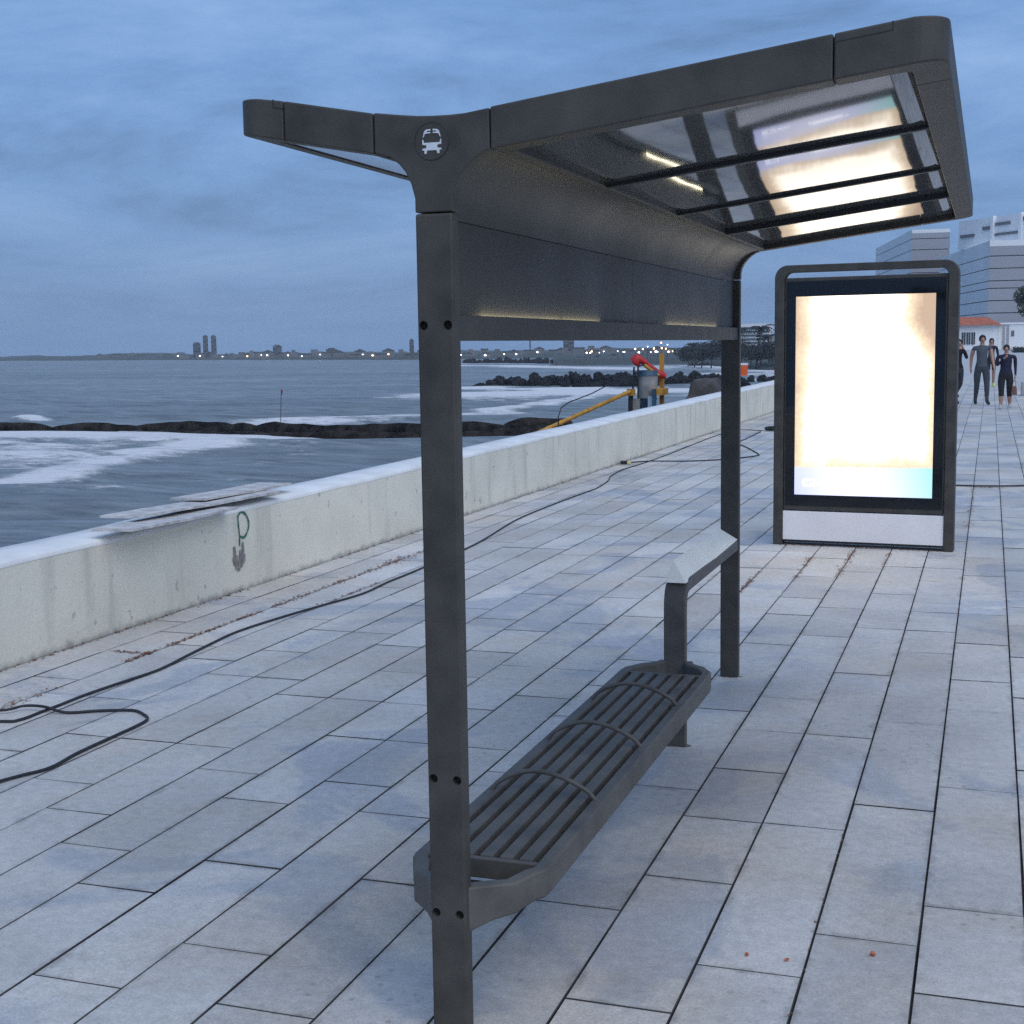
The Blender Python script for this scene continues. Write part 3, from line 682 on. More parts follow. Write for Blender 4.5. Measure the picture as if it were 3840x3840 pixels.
# ================================================================ BENCH
bx0, bx1, bz0, bz1 = -1.458, -1.073, 0.303, 0.380
by0, by1, LY = 3.36, 5.66, 5.82
bench = thing('bench', (SX, 4.5, 0), 'grey slatted steel bench with three hoops slung between shelter post and low leg', 'bench')
def half_ring(sg):
    xe = bx1-0.02 if sg > 0 else bx0+0.02
    pts = [(SX+sg*0.030, YN+0.030), (SX+sg*0.050, YN+0.058), (SX+sg*0.080, YN+0.092), (SX+sg*0.125, YN+0.125), (xe-sg*0.018, by0-0.022), (xe-sg*0.004, by0-0.006), (xe, by0+0.015)]
    far = [(xe, by1-0.04), (xe-sg*0.006, by1+0.012), (xe-sg*0.022, by1+0.035), (SX+sg*0.125, LY-0.075), (SX+sg*0.085, LY-0.045), (SX+sg*0.062, LY-0.015), (SX+sg*0.054, LY+0.025)]
    zl = [0.272, 0.278, 0.287, 0.296, bz0, bz0, bz0]; zh = [0.392, 0.388, 0.383, bz1, bz1, bz1, bz1]
    return sweep_rect(pts+far, 0.020, zl+zl[::-1], zh+[bz1]*7)
for sg in (1, -1): mesh_obj('side_rail', *half_ring(sg), M['bench_steel'], bench, bevel=0.006, smooth='auto')
for ya, yb in ((by0+0.035, by0+0.055), (by1-0.055, by1-0.035)):
    mesh_obj('end_plate', *box(bx0+0.042, bx1-0.042, ya, yb, bz0+0.015, bz1-0.006), M['bench_steel'], bench, bevel=0.003)
for yy in (4.1, 4.9):
    mesh_obj('cross_bearer', *box(bx0+0.042, bx1-0.042, yy-0.02, yy+0.02, bz0+0.002, bz1-0.051), M['steel_dark'], bench)
mesh_obj('gap_shade_plate', *plan_prism([(SX-0.045, YN+0.050), (SX+0.045, YN+0.050), (SX+0.10, YN+0.110), (bx1-0.062, by0-0.03), (bx1-0.045, by0+0.034), (bx0+0.045, by0+0.034), (bx0+0.062, by0-0.03), (SX-0.10, YN+0.110)], lambda x: 0.306, lambda x: 0.312), M['steel_dark'], bench)  # dark plate added under the yoke so the gap at the end looks shaded
sw_ = 0.0375; inner0, inner1 = bx0+0.041, bx1-0.041; ng = 6; gp = (inner1-inner0-5*sw_)/6
for i in range(5):
    xa = inner0+gp+(sw_+gp)*i
    mesh_obj('slat', *box(xa, xa+sw_, by0+0.056, by1-0.056, bz1-0.050, bz1-0.003), M['bench_steel'], bench, bevel=0.003)
for yy in (3.945, 4.53, 5.105):
    pts = []
    for i in range(15):
        t = i/14; x = bx0+0.010+(bx1-bx0-0.034)*t
        pts.append((x, yy+0.012*math.sin(t*6), bz1-0.012+0.082*(math.sin(math.pi*t)**0.62 if 0 < t < 1 else 0)))
    mesh_obj('hoop', *tube(smooth_path(pts, 2), 0.0075, 10), M['bench_steel'], bench, smooth='auto')
# leg that rises past the seat and bends into a rail to the far post
lp = [(LY+0.0, 0.0), (LY+0.0, 0.60), (LY+0.004, 0.645), (LY+0.018, 0.685), (LY+0.042, 0.712), (LY+0.075, 0.727), (LY+0.12, 0.732), (YF-0.002, 0.732)]
li = [(LY+0.045, 0.0), (LY+0.045, 0.60), (LY+0.047, 0.630), (LY+0.056, 0.655), (LY+0.070, 0.668), (LY+0.09, 0.675), (LY+0.12, 0.677), (YF-0.002, 0.677)]
poly = lp+li[::-1]; n = len(poly)
V = [(SX-HWD-0.003, y, z) for y, z in poly]+[(SX+HWD-0.004, y, z) for y, z in poly]
k = len(lp)
F = []
for i in range(k-1):
    a, b, c, d = i, i+1, n-2-i, n-1-i
    F += [(a, b, c, d), (n+d, n+c, n+b, n+a)]
for i in range(n): F.append((i, n+i, n+(i+1) % n, (i+1) % n))
mesh_obj('leg', V, F, M['bench_steel'], bench, smooth='auto', bevel=0.005)
xa, xb = SX-HWD+0.001, SX+HWD-0.004
V = [(xa, LY+0.02, 0.722), (xb, LY+0.02, 0.722), (xb, YF-0.004, 0.735), (xa, YF-0.004, 0.735), (-1.286, LY+0.07, 0.815), (-1.290, YF-0.14, 0.808)]
o = mesh_obj('rail_cap', V, [(0, 3, 2, 1), (0, 1, 4), (1, 2, 5, 4), (2, 3, 5), (3, 0, 4, 5)], M['white_cap'], bench, bevel=0.002); o['label'] = 'pale wedge shaped cap on the rail'

dark_disc(SX, LY+0.022, 0.056, 0.034, bench, 9.0)
# ================================================================ ADVERTISING LIGHTBOX
ad = thing('advertising_lightbox', (-1.005, 12.09, 0), 'tall lit advertising lightbox with washed out poster in a dark rounded frame', 'advertising board', rz=math.radians(-5.14))
hw, tw, R_ = 0.756, 0.082, 0.11
outp = [(-hw, 0.0), (-hw, 2.40-R_)]+[(-hw+R_-R_*math.cos(t), 2.40-R_+R_*math.sin(t)) for t in [math.pi/2*i/8 for i in range(1, 9)]]
outp = outp+[(-x, z) for x, z in outp[::-1]]
ri = R_-0.045
inp = [(-hw+tw, 0.0), (-hw+tw, 2.338-ri)]+[(-hw+tw+ri-ri*math.cos(t), 2.338-ri+ri*math.sin(t)) for t in [math.pi/2*i/8 for i in range(1, 9)]]
inp = inp+[(-x, z) for x, z in inp[::-1]]
n = len(outp); V = [(x, -0.05, z) for x, z in outp]+[(x, -0.05, z) for x, z in inp]+[(x, 0.05, z) for x, z in outp]+[(x, 0.05, z) for x, z in inp]
F = []
for i in range(n-1):
    F += [(i, i+1, n+i+1, n+i), (2*n+i, 3*n+i, 3*n+i+1, 2*n+i+1), (i, 2*n+i, 2*n+i+1, i+1), (n+i, n+i+1, 3*n+i+1, 3*n+i)]
F += [(0, n, 3*n, 2*n), (n-1, 3*n-1, 4*n-1, 2*n-1)]
mesh_obj('tube_frame', V, F, M['steel'], ad, smooth='auto', bevel=0.006)
mesh_obj('cabinet', *box(-0.672, 0.672, -0.030, 0.085, 0.305, 2.292), M['steel'], ad, bevel=0.006)
mesh_obj('bezel', *joinvf(box(-0.655, -0.576, -0.036, -0.0302, 0.345, 2.262), box(0.576, 0.655, -0.036, -0.0302, 0.345, 2.262), box(-0.5758, 0.5758, -0.036, -0.0302, 2.134, 2.262), box(-0.5758, 0.5758, -0.036, -0.0302, 0.345, 0.440)), M['black_glass'], ad)
V = [(-0.5755, -0.0315, 0.4405), (0.5755, -0.0315, 0.4405), (0.5755, -0.0315, 2.1335), (-0.5755, -0.0315, 2.1335)]
scr = mesh_obj('poster', V, [(0, 1, 2, 3)], M['poster'], ad)
# rounded mark and short white words on the band
def rr_ring(cx, cz, w_, h_, r, t_, y):
    def loop(w2, h2, r2):
        o_ = []
        for sx_, sz_, a0 in ((1, 1, 0), (-1, 1, 90), (-1, -1, 180), (1, -1, 270)):
            for i in range(6):
                a = math.radians(a0+90*i/5); o_.append((cx+sx_*(w2-r2)+r2*math.cos(a), y, cz+sz_*(h2-r2)+r2*math.sin(a)))
        return o_
    A, B_ = loop(w_, h_, r), loop(w_-t_, h_-t_, max(r-t_, 0.004)); n_ = len(A)
    return A+B_, [(i, (i+1) % n_, n_+(i+1) % n_, n_+i) for i in range(n_)]
mk_ = [rr_ring(-0.452, 0.545, 0.056, 0.032, 0.02, 0.008, -0.0335)]
for cx in (-0.476, -0.428):
    pts = [(cx+0.016*math.cos(math.radians(a)), -0.0335, 0.545+0.018*math.sin(math.radians(a))) for a in (range(40, 321, 20) if cx < -0.45 else range(180, 361, 15))]
    n_ = len(pts); Vq = [(x, y, z) for x, y, z in pts]+[(cx+(x-cx)*0.62, y, 0.545+(z-0.545)*0.62) for x, y, z in pts]
    mk_.append((Vq, [(i, i+1, n_+i+1, n_+i) for i in range(n_-1)]))
mesh_obj('poster_mark', *joinvf(*mk_), M['poster_white'], scr)
for q_ in ((-0.385, -0.30, 0.551, 0.557), (-0.385, -0.27, 0.530, 0.541), (-0.13, 0.15, 0.560, 0.580), (-0.10, 0.20, 0.590, 0.604)): mesh_obj('poster_line', *box(q_[0], q_[1], -0.034, -0.033, q_[2], q_[3]), M['poster_white'], scr)
mesh_obj('lower_panel', *box(-0.6735, 0.6735, -0.038, 0.06, 0.045, 0.296), M['lightbox_panel'], ad, bevel=0.003)
mesh_obj('base_rail', *joinvf(box(-0.6735, 0.6735, -0.03, 0.05, 0.026, 0.041), box(-0.6735, 0.6735, -0.02, 0.04, 0.0, 0.014)), M['steel_dark'], ad)

# ================================================================ THINGS ON AND BY THE PROMENADE
def one(name, V, F, mat, loc, label, cat, group=None, smooth=False, bevel=0.0, mats=None, fm=None):
    o = mesh_obj(name, V, F, mat, None, smooth, bevel, loc=Vector(loc), mats=mats, fm=fm); return tag(o, label, cat, group)
def cable(pts, r, label, name='cable'):
    P_ = smooth_path([(x, y, r+0.001+(p[0] if p else 0)) for x, y, *p in pts], 5)
    V, F = tube(P_, r, 7); return one(name, V, F, M['rubber'], (pts[0][0], pts[0][1], 0), label, 'cable', smooth=True)
cable([(-4.9, 5.25), (-4.436, 5.32), (-4.36, 5.37), (-4.354, 5.509), (-4.35, 5.641), (-4.35, 5.892), (-4.326, 6.167), (-4.3, 6.462), (-4.342, 6.82), (-4.38, 7.15), (-4.407, 7.51), (-4.36, 8.0), (-4.296, 8.416), (-4.215, 8.917), (-4.24, 9.44),
       (-4.242, 10.02), (-4.3, 11.5), (-4.5, 13.2), (-4.54, 14.6), (-4.537, 15.75), (-4.535, 16.4), (-4.64, 17.3), (-4.78, 18.0), (-4.85, 18.9), (-4.82, 20.0), (-4.82, 21.7), (-4.875, 24.1), (-4.9, 26.3), (-4.775, 28.0), (-4.268, 27.8)],
      0.0072, 'long black cable running beside the foot of the sea wall')
cable([(-4.85, 5.39, 0.012), (-4.546, 5.455, 0.010), (-4.476, 5.548, 0.014), (-4.36, 5.551, 0.018), (-4.227, 5.545), (-4.089, 5.618), (-3.935, 5.67), (-3.839, 5.621), (-3.769, 5.549), (-3.75, 5.434), (-3.749, 5.223), (-3.746, 4.974), (-3.725, 4.764), (-3.773, 4.639), (-3.808, 4.546), (-3.85, 4.40), (-4.0, 4.2)],
      0.0072, 'black cable looped back on itself in a hairpin on the paving')
cable([(-5.10, 19.93), (-4.99, 20.11), (-4.752, 20.175, 0.012), (-4.26, 20.41), (-3.855, 20.70), (-3.573, 21.11), (-3.40, 21.55), (-3.425, 21.90), (-3.81, 23.2), (-4.147, 24.3), (-4.205, 25.6), (-4.25, 27.45)],
      0.0095, 'black cable spreading in a wide zigzag from the small yellow socket')
so_ = thing('extension_socket', (-5.06, 19.85, 0), 'small black and yellow extension socket at the foot of the sea wall', 'socket')
mesh_obj('socket_body', *box(-5.13, -5.03, 19.82, 19.90, 0.0, 0.05), M['rubber'], so_, bevel=0.01)
mesh_obj('socket_lid', *box(-5.028, -4.98, 19.825, 19.895, 0.002, 0.045), simple('pale yellow', (0.65, 0.6, 0.3), 0.6), so_, bevel=0.008)
# coil of spare cable
cp = []
for i in range(60):
    a = i*0.62; cp.append((-4.02+0.20*math.cos(a)*(1+0.1*math.sin(i)), 27.9+0.30*math.sin(a)*(1+0.12*math.cos(i*1.7)), 0.012+0.0011*i))
V, F = tube(smooth_path(cp, 2), 0.009, 6); one('cable_coil', V, F, M['rubber'], (-4.02, 27.9, 0), 'untidy coil of black cable lying further along the sea wall', 'cable', smooth=True)
# boards lying on the coping
def board(c, w_, l_, rz, z0, lift, label):
    V, F = [], []; nl, nw = 12, 4
    for lay in (0, 1):
        for i in range(nl+1):
            for j in range(nw+1):
                u, v = (j/nw-0.5)*w_, (i/nl-0.5)*l_
                z = lift*(1-i/nl)**2*0.9+0.0015*math.sin(i*0.9+w_*40)+0.004*(1-i/nl)*(j/nw)
                V.append((u, v, z+lay*0.016))
    A = (nl+1)*(nw+1)
    for i in range(nl):
        for j in range(nw):
            a = i*(nw+1)+j; F += [(a, a+nw+1, a+nw+2, a+1), (A+a, A+a+1, A+a+nw+2, A+a+nw+1)]
    rim = [j for j in range(nw+1)]+[(i)*(nw+1)+nw for i in range(1, nl+1)]+[nl*(nw+1)+j for j in range(nw-1, -1, -1)]+[i*(nw+1) for i in range(nl-1, 0, -1)]
    for i in range(len(rim)): a, b = rim[i], rim[(i+1) % len(rim)]; F.append((a, b, A+b, A+a))
    me_o = mesh_obj('board', V, F, M['board'], None, local=True); me_o.location = (c[0], c[1], z0); me_o.rotation_euler = (0, 0, rz)
    return tag(me_o, label, 'board', 'warped boards on the sea wall')
board((-5.14, 7.93), 0.29, 1.45, 0.07, wtop(7.9)+0.020, 0.030, 'warped grey board on the sea wall with its edge overhanging the face')
board((-5.30, 8.55), 0.29, 1.85, -0.03, wtop(8.5)+0.050, 0.022, 'long warped board lapped over the overhanging one on the coping')
board((-5.40, 9.22), 0.29, 1.28, -0.01, wtop(9.2)+0.066, 0.012, 'short board lying topmost at the far end of the lapped boards')
# pale rope beyond the wall
rp_ = smooth_path([(-6.6, 3.5, -0.02), (-6.35, 6.2, 0.22), (-6.32, 7.2, 0.235), (-6.27, 8.8, 0.235), (-6.10, 10.4, 0.32), (-5.85, 12.0, 0.42), (-5.58, 13.2, 0.62)], 6)
V, F = tube(rp_, 0.008, 6); one('rope', V, F, M['rope'], (-5.85, 12.0, 0.42), 'thin pale rope slung along the seaward side of the wall', 'rope', smooth=True)
# brick crumbs
for i, (x, y, r, lb) in enumerate(((-0.621, 3.819, 0.0085, 'small orange brick crumb beside a faint orange stain'), (-0.507, 3.817, 0.0085, 'small red brick crumb between two others'), (-0.277, 3.922, 0.0125, 'largest orange brick crumb lying alone on a bluish slab'))):
    V, F = ico_rock(r, i+2, 0.9, 1); one('brick_crumb', [(a+x, b+y, c+r*0.6) for a, b, c in V], F, M['brickbit'], (x, y, 0), lb, 'brick crumb', 'brick crumbs on the paving')
# litter swept into the joints
LV, LF = [], []
def litter(x0, y0, x1, y1, n_, spread, sz=0.012):
    for _ in range(n_):
        t = rng.random(); cl = mnoise.noise(Vector((t*7, x0, y0)))
        if cl < -0.15 and rng.random() < 0.7: continue
        x = x0+(x1-x0)*t+rng.gauss(0, spread); y = y0+(y1-y0)*t+rng.gauss(0, spread*0.8); a = rng.random()*6.28; s = sz*rng.uniform(0.4, 1.3); k = len(LV); z = 0.0015+rng.random()*0.004
        for j in range(3): LV.append((x+s*math.cos(a+j*2.1)*rng.uniform(0.5, 1), y+s*math.sin(a+j*2.1)*rng.uniform(0.7, 1.4), z+rng.uniform(0, 0.004)))
        LF.append((k, k+1, k+2))
xj = lambda k: 0.14-SW*k
litter(xj(16), 6.6, xj(16), 8.2, 420, 0.012); litter(xj(16), 8.3, xj(16), 11.2, 520, 0.022); litter(xj(16), 10.3, xj(16), 10.9, 160, 0.05); litter(xj(16), 4.8, xj(16), 6.0, 180, 0.03)
litter(WX+0.02, 5, WX+0.02, 30, 900, 0.012, 0.016)
litter(xj(15), 8.2, xj(15), 9.4, 120, 0.012); litter(-4.85, 6.83, -4.6, 6.83, 60, 0.01)
litter(xj(6), 9.0, xj(6), 10.6, 260, 0.012); litter(xj(5), 10.4, xj(5), 11.4, 150, 0.016); litter(xj(4), 10.4, xj(4), 11.9, 200, 0.018); litter(xj(3), 11.0, xj(3), 11.8, 80, 0.012)
litter(-1.7, 12.10, -0.3, 11.98, 260, 0.015); litter(xj(1), 13.6, xj(1), 17.5, 260, 0.02); litter(-0.2, 17.4, 0.2, 17.3, 120, 0.02); litter(xj(-1), 18, xj(-1), 26, 160, 0.02)
litter(xj(2), 3.4, xj(2), 5.0, 40, 0.006, 0.006)
tag(mesh_obj('joint_litter', LV, LF, M['rust']), 'rust brown litter caught in paving joints', 'litter', kind='stuff')
# loose stick and pale block far along the promenade
one('stick', *tube(smooth_path([(-0.45, 17.45, 0.012), (0.05, 17.4, 0.016), (0.42, 17.55, 0.013)], 4), 0.011, 6), M['bark'], (0, 17.45, 0), 'thin dark stick lying across the slabs behind the lightbox', 'stick', smooth=True)
one('concrete_block', *box(0.92, 2.4, 46.0, 46.6, 0.0, 0.42), M['concrete'], (1.6, 46.3, 0), 'low grey concrete block seat beside the walkers', 'concrete seat', bevel=0.03)

# ================================================================ BEYOND THE WALL: MACHINE, STONE, BARREL
hp = thing('sand_hopper', (-8.0, 34.2, -1.25), 'grey hopper on a yellow frame under a red tarp beyond the sea wall', 'machine')
def cone4(cx, cy, z0, z1, a0, b0, a1, b1):
    V = [(cx+sx_*a0, cy+sy_*b0, z0) for sx_, sy_ in ((-1, -1), (1, -1), (1, 1), (-1, 1))]+[(cx+sx_*a1, cy+sy_*b1, z1) for sx_, sy_ in ((-1, -1), (1, -1), (1, 1), (-1, 1))]
    return V, [(3, 2, 1, 0), (4, 5, 6, 7), (0, 1, 5, 4), (1, 2, 6, 5), (2, 3, 7, 6), (3, 0, 4, 7)]
mesh_obj('hopper_tank', *cyl((-8.08, 34.0, 0.42), 0.22, 0.60, 20, 'z', 0.27), M['hopper'], hp, smooth='auto')
mesh_obj('hopper_cone', *cyl((-8.08, 34.0, -0.02), 0.03, 0.43, 20, 'z', 0.24), M['teal'], hp, smooth='auto')
mesh_obj('hopper_rim', *cyl((-8.08, 34.0, 0.98), 0.285, 0.13, 20, 'z', 0.24), M['teal'], hp, smooth='auto')
for lx, ly in ((-8.42, 33.6), (-7.82, 33.6), (-8.42, 34.6)):
    mesh_obj('frame_leg', *box(lx-0.045, lx+0.045, ly-0.045, ly+0.045, -1.25, 0.66), M['steel_dark'] if lx < -8 else M['teal'], hp)
mesh_obj('frame_leg', *box(-7.85, -7.75, 34.31, 34.41, -1.25, 1.52), M['yellow'], hp)
mesh_obj('frame_beam', *box(-8.48, -8.28, 33.46, 33.54, 0.50, 0.66), M['yellow'], hp); mesh_obj('frame_beam', *box(-7.90, -7.62, 33.66, 34.29, 0.50, 0.66), M['yellow'], hp)
mesh_obj('side_sheet', *box(-8.50, -8.20, 33.66, 33.69, -0.35, 0.42), M['hopper'], hp); mesh_obj('side_sheet', *box(-8.00, -7.80, 33.67, 33.69, -0.3, 0.48), M['pale_blue'], hp)
mesh_obj('ladder_rail', *tube([(-8.25, 33.7, 0.4), (-8.25, 33.7, 1.2), (-8.1, 33.7, 1.25)], 0.025, 6), M['steel_dark'], hp); mesh_obj('ladder_rail', *tube([(-8.4, 33.7, 0.4), (-8.35, 33.7, 1.2)], 0.025, 6), M['steel_dark'], hp)
tp = smooth_path([(-8.40, 33.9, 1.30), (-8.28, 33.9, 1.38), (-8.12, 33.95, 1.30), (-7.98, 34.05, 1.16), (-7.82, 34.15, 1.02), (-7.66, 34.2, 0.95)], 5)
V, F = tube(tp, 0.15, 10, taper=[0.07+0.055*abs(math.sin(1.2+i*0.21))*(1 if i else 0.5)+(0.03 if i < 6 else 0)-(0.05 if i > 10 and i < 20 else 0) for i in range(len(tp))]); mesh_obj('tarp', V, F, M['redtarp'], hp, smooth=True)
mesh_obj('boom', *tube([(-8.12, 33.82, 1.24), (-7.80, 34.0, 0.97)], 0.045, 8), M['yellow'], hp)
mesh_obj('stair_rail', *tube(smooth_path([(-9.3, 30.4, -0.3), (-9.25, 30.4, 0.34), (-8.9, 31.8, 0.62), (-8.5, 33.4, 1.0)], 3), 0.014, 5), M['steel_dark'], hp)
au = thing('conveyor_pipe', (-9.0, 31.0, -1.25), 'slanting orange conveyor pipe leading up to the hopper', 'pipe')
mesh_obj('pipe', *tube([(-9.95, 29.0, -0.40), (-8.40, 33.45, 0.60)], 0.048, 10), M['yellow'], au, smooth='auto')
for i in range(9):
    t = (i+0.5)/9; mesh_obj('flange', *tube([(-9.95+1.55*t, 29+4.45*t, -0.40+1.0*t), (-9.95+1.55*t+0.012, 29+4.45*t+0.035, -0.40+1.0*t+0.008)], 0.058, 10), M['yellow'], au)
mesh_obj('trestle', *joinvf(tube([(-9.5, 30.3, -0.12), (-9.6, 30.3, -2.0)], 0.03, 6), tube([(-9.5, 30.35, -0.12), (-9.3, 30.3, -2.0)], 0.03, 6)), M['steel_dark'], au)
V, F = ico_rock(1.0, 11, 1.0, 3)
V = [tuple(max(-0.62, min(0.62, q)) if k_ < 2 else q for k_, q in enumerate(v)) for v in V]
one('stone_block', [(-6.75+a*0.80, 35.2+b*4.2, -0.15+max(min(c*1.35, 1.03), -1.1)) for a, b, c in V], F, M['brown'], (-6.75, 35.2, -1.2), 'big rough brown stone block behind the sea wall under the barrel', 'stone', bevel=0.04)
br = thing('barrel', (-6.50, 38.2, 0.86), 'orange plastic barrel with pale lid standing on dark stone', 'barrel')
mesh_obj('barrel_body', *cyl((-6.50, 38.2, 0.86), 0.215, 0.29, 20, 'z', 0.23), M['orange'], br, smooth='auto'); mesh_obj('lid', *cyl((-6.50, 38.2, 1.151), 0.235, 0.05, 20), M['bag_white'], br, smooth='auto')
V, F = ico_rock(1.0, 17, 1.0, 2)
one('stone_block', [(-6.60+a*0.75, 38.9+b*1.6, -0.25+max(min(c*1.4, 1.10), -1.0)) for a, b, c in V], F, M['rock'], (-6.60, 38.9, -1.2), 'rounded dark stone carrying the orange barrel', 'stone')

# ================================================================ GROYNES AND BREAKWATERS
def bagrow(front, r, nm, label, hz, back):
    gy = thing(nm, (front[0][0], front[0][1], -3.2), label, 'groyne')
    for row, (dy, dz, rr) in enumerate(back):
        P_ = smooth_path([(x, y+dy, 0) for x, y in front], 8); L_ = [0]
        for a, b in zip(P_, P_[1:]): L_.append(L_[-1]+(b-a).length)
        def at_len(s):
            for i in range(len(P_)-1):
                if s <= L_[i+1]: return P_[i].lerp(P_[i+1], (s-L_[i])/(L_[i+1]-L_[i]))
            return P_[-1]
        s = 0
        while s < L_[-1]-2:
            ln = rng.uniform(8, 18); e_ = min(s+ln, L_[-1]); n_ = 22; pts = []; tp_ = []
            for i in range(n_+1):
                q = at_len(s+(e_-s)*i/n_); wob = 0.22*mnoise.noise(Vector((q.x*0.4, q.y*0.4, row*5)))
                pts.append((q.x, q.y+wob, -3.15+dz+wob)); tp_.append(rr*(0.6 if i in (0, n_) else (0.9 if i in (1, n_-1) else 1))*(1+0.34*mnoise.noise(Vector((q.x*1.1, row, 3)))))
            V, F = tube(pts, rr, 10, taper=tp_); mesh_obj('sand_tube', V, F, M['tube'], gy, smooth=True); s = e_-0.25
    return gy
bagrow([(-74, 70), (-62, 67.6), (-53.2, 66.2), (-47.7, 66.6), (-44.3, 67.6), (-39.8, 67.4), (-35.0, 66.5), (-31.4, 66.8), (-28.3, 67.8), (-25.5, 69.5), (-22.5, 74.0)], 0.5, 'sand_tube_groyne', 'long dark groyne of stacked rows of sand filled tubes across the near water', 0, ((0, 0.05, 0.46), (1.6, 0.40, 0.46)))
ROCKS = []
for i in range(6):
    V, F = ico_rock(1.0, 20+i, 0.8, 2); me = bpy.data.meshes.new('boulder'); me.from_pydata(V, [], F); me.materials.append(M['rock']); ROCKS.append(me)
def rockpile(pts, wid, hgt, n_, rmin, rmax, name, label):
    g_ = thing(name, (pts[0][0], pts[0][1], -3.2), label, 'breakwater'); o_ = ORG[g_]
    P_ = [Vector((x, y, 0)) for x, y in pts]; tot = sum((b-a).length for a, b in zip(P_, P_[1:]))
    for i in range(n_):
        s = tot*(i+rng.random())/n_; q = P_[0]
        for a, b in zip(P_, P_[1:]):
            l_ = (b-a).length
            if s <= l_: q = a.lerp(b, s/l_); break
            s -= l_; q = b
        v = rng.uniform(-1, 1); r = rng.uniform(rmin, rmax); endf = min(1.0, min(i, n_-i)/(0.12*n_)+0.25)
        z = -3.15+hgt*endf*(1-abs(v))*rng.uniform(0.55, 1.0)
        o = bpy.data.objects.new('boulder', rng.choice(ROCKS)); COL.objects.link(o); o.parent = g_
        o.location = (q.x-o_[0]+v*wid*0.3, q.y-o_[1]+v*wid, z-o_[2]); o.scale = (r*rng.uniform(0.8, 1.4), r, r*rng.uniform(0.7, 1.1)); o.rotation_euler = (rng.random()*6, rng.random()*6, rng.random()*6)
    return g_
rockpile([(-57, 158), (-50, 158.5), (-39, 158), (-35.9, 162), (-31, 171)], 3.2, 1.35, 210, 0.55, 1.0, 'rock_breakwater', 'dark boulder breakwater standing in the surf behind the sand tube groyne')
rockpile([(-31, 171), (-24, 171), (-17, 169)], 2.0, 0.7, 50, 0.4, 0.8, 'rock_breakwater', 'low straggling tail of boulders running from the breakwater to shore')
rockpile([(-152, 394), (-130, 378), (-109, 361), (-92, 350)], 4.0, 0.9, 110, 0.8, 1.6, 'rock_breakwater', 'thin dark breakwater far out with a white surf line before it')
rockpile([(-114, 402), (-106, 396), (-98, 391)], 3.0, 1.1, 40, 0.8, 1.6, 'rock_breakwater', 'shortest dark breakwater lying behind the thin far one')
rockpile([(-62, 300), (-52, 290), (-46, 285)], 2.0, 0.4, 30, 0.5, 1.0, 'rock_breakwater', 'small dark reef of rocks off the palm shore')
pm = thing('marker_pole', (-40.8, 75.4, -3.2), 'thin leaning pole with a red flag behind the sand tube groyne', 'flag pole')
mesh_obj('pole', *tube([(-40.8, 75.4, -3.2), (-40.65, 75.4, -0.6)], 0.02, 6), M['steel'], pm)
mesh_obj('flag', [(-40.65, 75.38, -0.6), (-40.50, 75.3, -0.72), (-40.67, 75.4, -1.0), (-40.65, 75.42, -0.6), (-40.50, 75.34, -0.72), (-40.67, 75.44, -1.0)], [(0, 1, 2), (5, 4, 3), (0, 3, 4, 1), (1, 4, 5, 2), (2, 5, 3, 0)], M['redtarp'], pm)

# ================================================================ FAR CITY ROUND THE BAY
def px_point(px, off):
    p = shore_at(px); d = p.length; q = p*((d+off)/d); return q
hn = 0
HOUSE_KIND = ['flat roofed', 'gabled', 'stepped']
def far_house(px, off, w_, h_, lit, z0=-2.2):
    global hn; hn += 1
    q = px_point(px, off); rz = math.atan2(q.y, q.x)-math.pi/2
    nm = {None: 'unlit low grey house on the far shore of the bay', 'w': 'low grey house with a white light on the far shore', 'y': 'low grey house with a warm yellow light on the far shore', 'r': 'low grey house with an orange light on the far shore'}[lit]
    t = thing('house', (q.x, q.y, z0), nm, 'house', 'low houses along the far shore', rz=rz)
    kind = hn % 3
    mesh_obj('house_wall', *box(-w_/2, w_/2, -w_*0.3, w_*0.3, -0.8, h_), M['far_wall'], t)
    if kind == 0: mesh_obj('roof', *box(-w_/2-0.2, w_/2+0.2, -w_*0.3-0.2, w_*0.3+0.2, h_+0.003, h_+0.3), M['far_dark'], t)
    elif kind == 1: mesh_obj('roof', *xz_prism([(-w_/2-0.2, h_+0.003), (w_/2+0.2, h_+0.003), (0, h_+w_*0.22)], -w_*0.32, w_*0.32), M['far_dark'], t)
    else: mesh_obj('roof', *box(-w_/2, w_*0.1, -w_*0.25, w_*0.25, h_+0.003, h_+1.0), M['far_wall'], t)
    if lit:
        s = rng.uniform(0.2, 0.38); x = rng.uniform(-0.3, 0.3)*w_
        mesh_obj('lamp', *box(x-s, x+s, -w_*0.3-0.25, -w_*0.3-0.05, h_*0.5-s*0.6, h_*0.5+s*0.6), M[{'w': 'lit_white', 'y': 'lit_warm', 'r': 'lit_red'}[lit]], t)
for i in range(72):
    px = 215+i*14.8+rng.uniform(-6, 6)
    if px > 1285: break
    lit = None; q = rng.random(); dens = 0.15 if px < 410 else (0.55 if px < 800 else 0.75)
    if q < dens: lit = rng.choice('wwwyyr' if px < 900 else 'wwwwyy')
    far_house(px, rng.uniform(8, 60), rng.uniform(3.0, 6.0), rng.uniform(1.2, 3.0), lit)
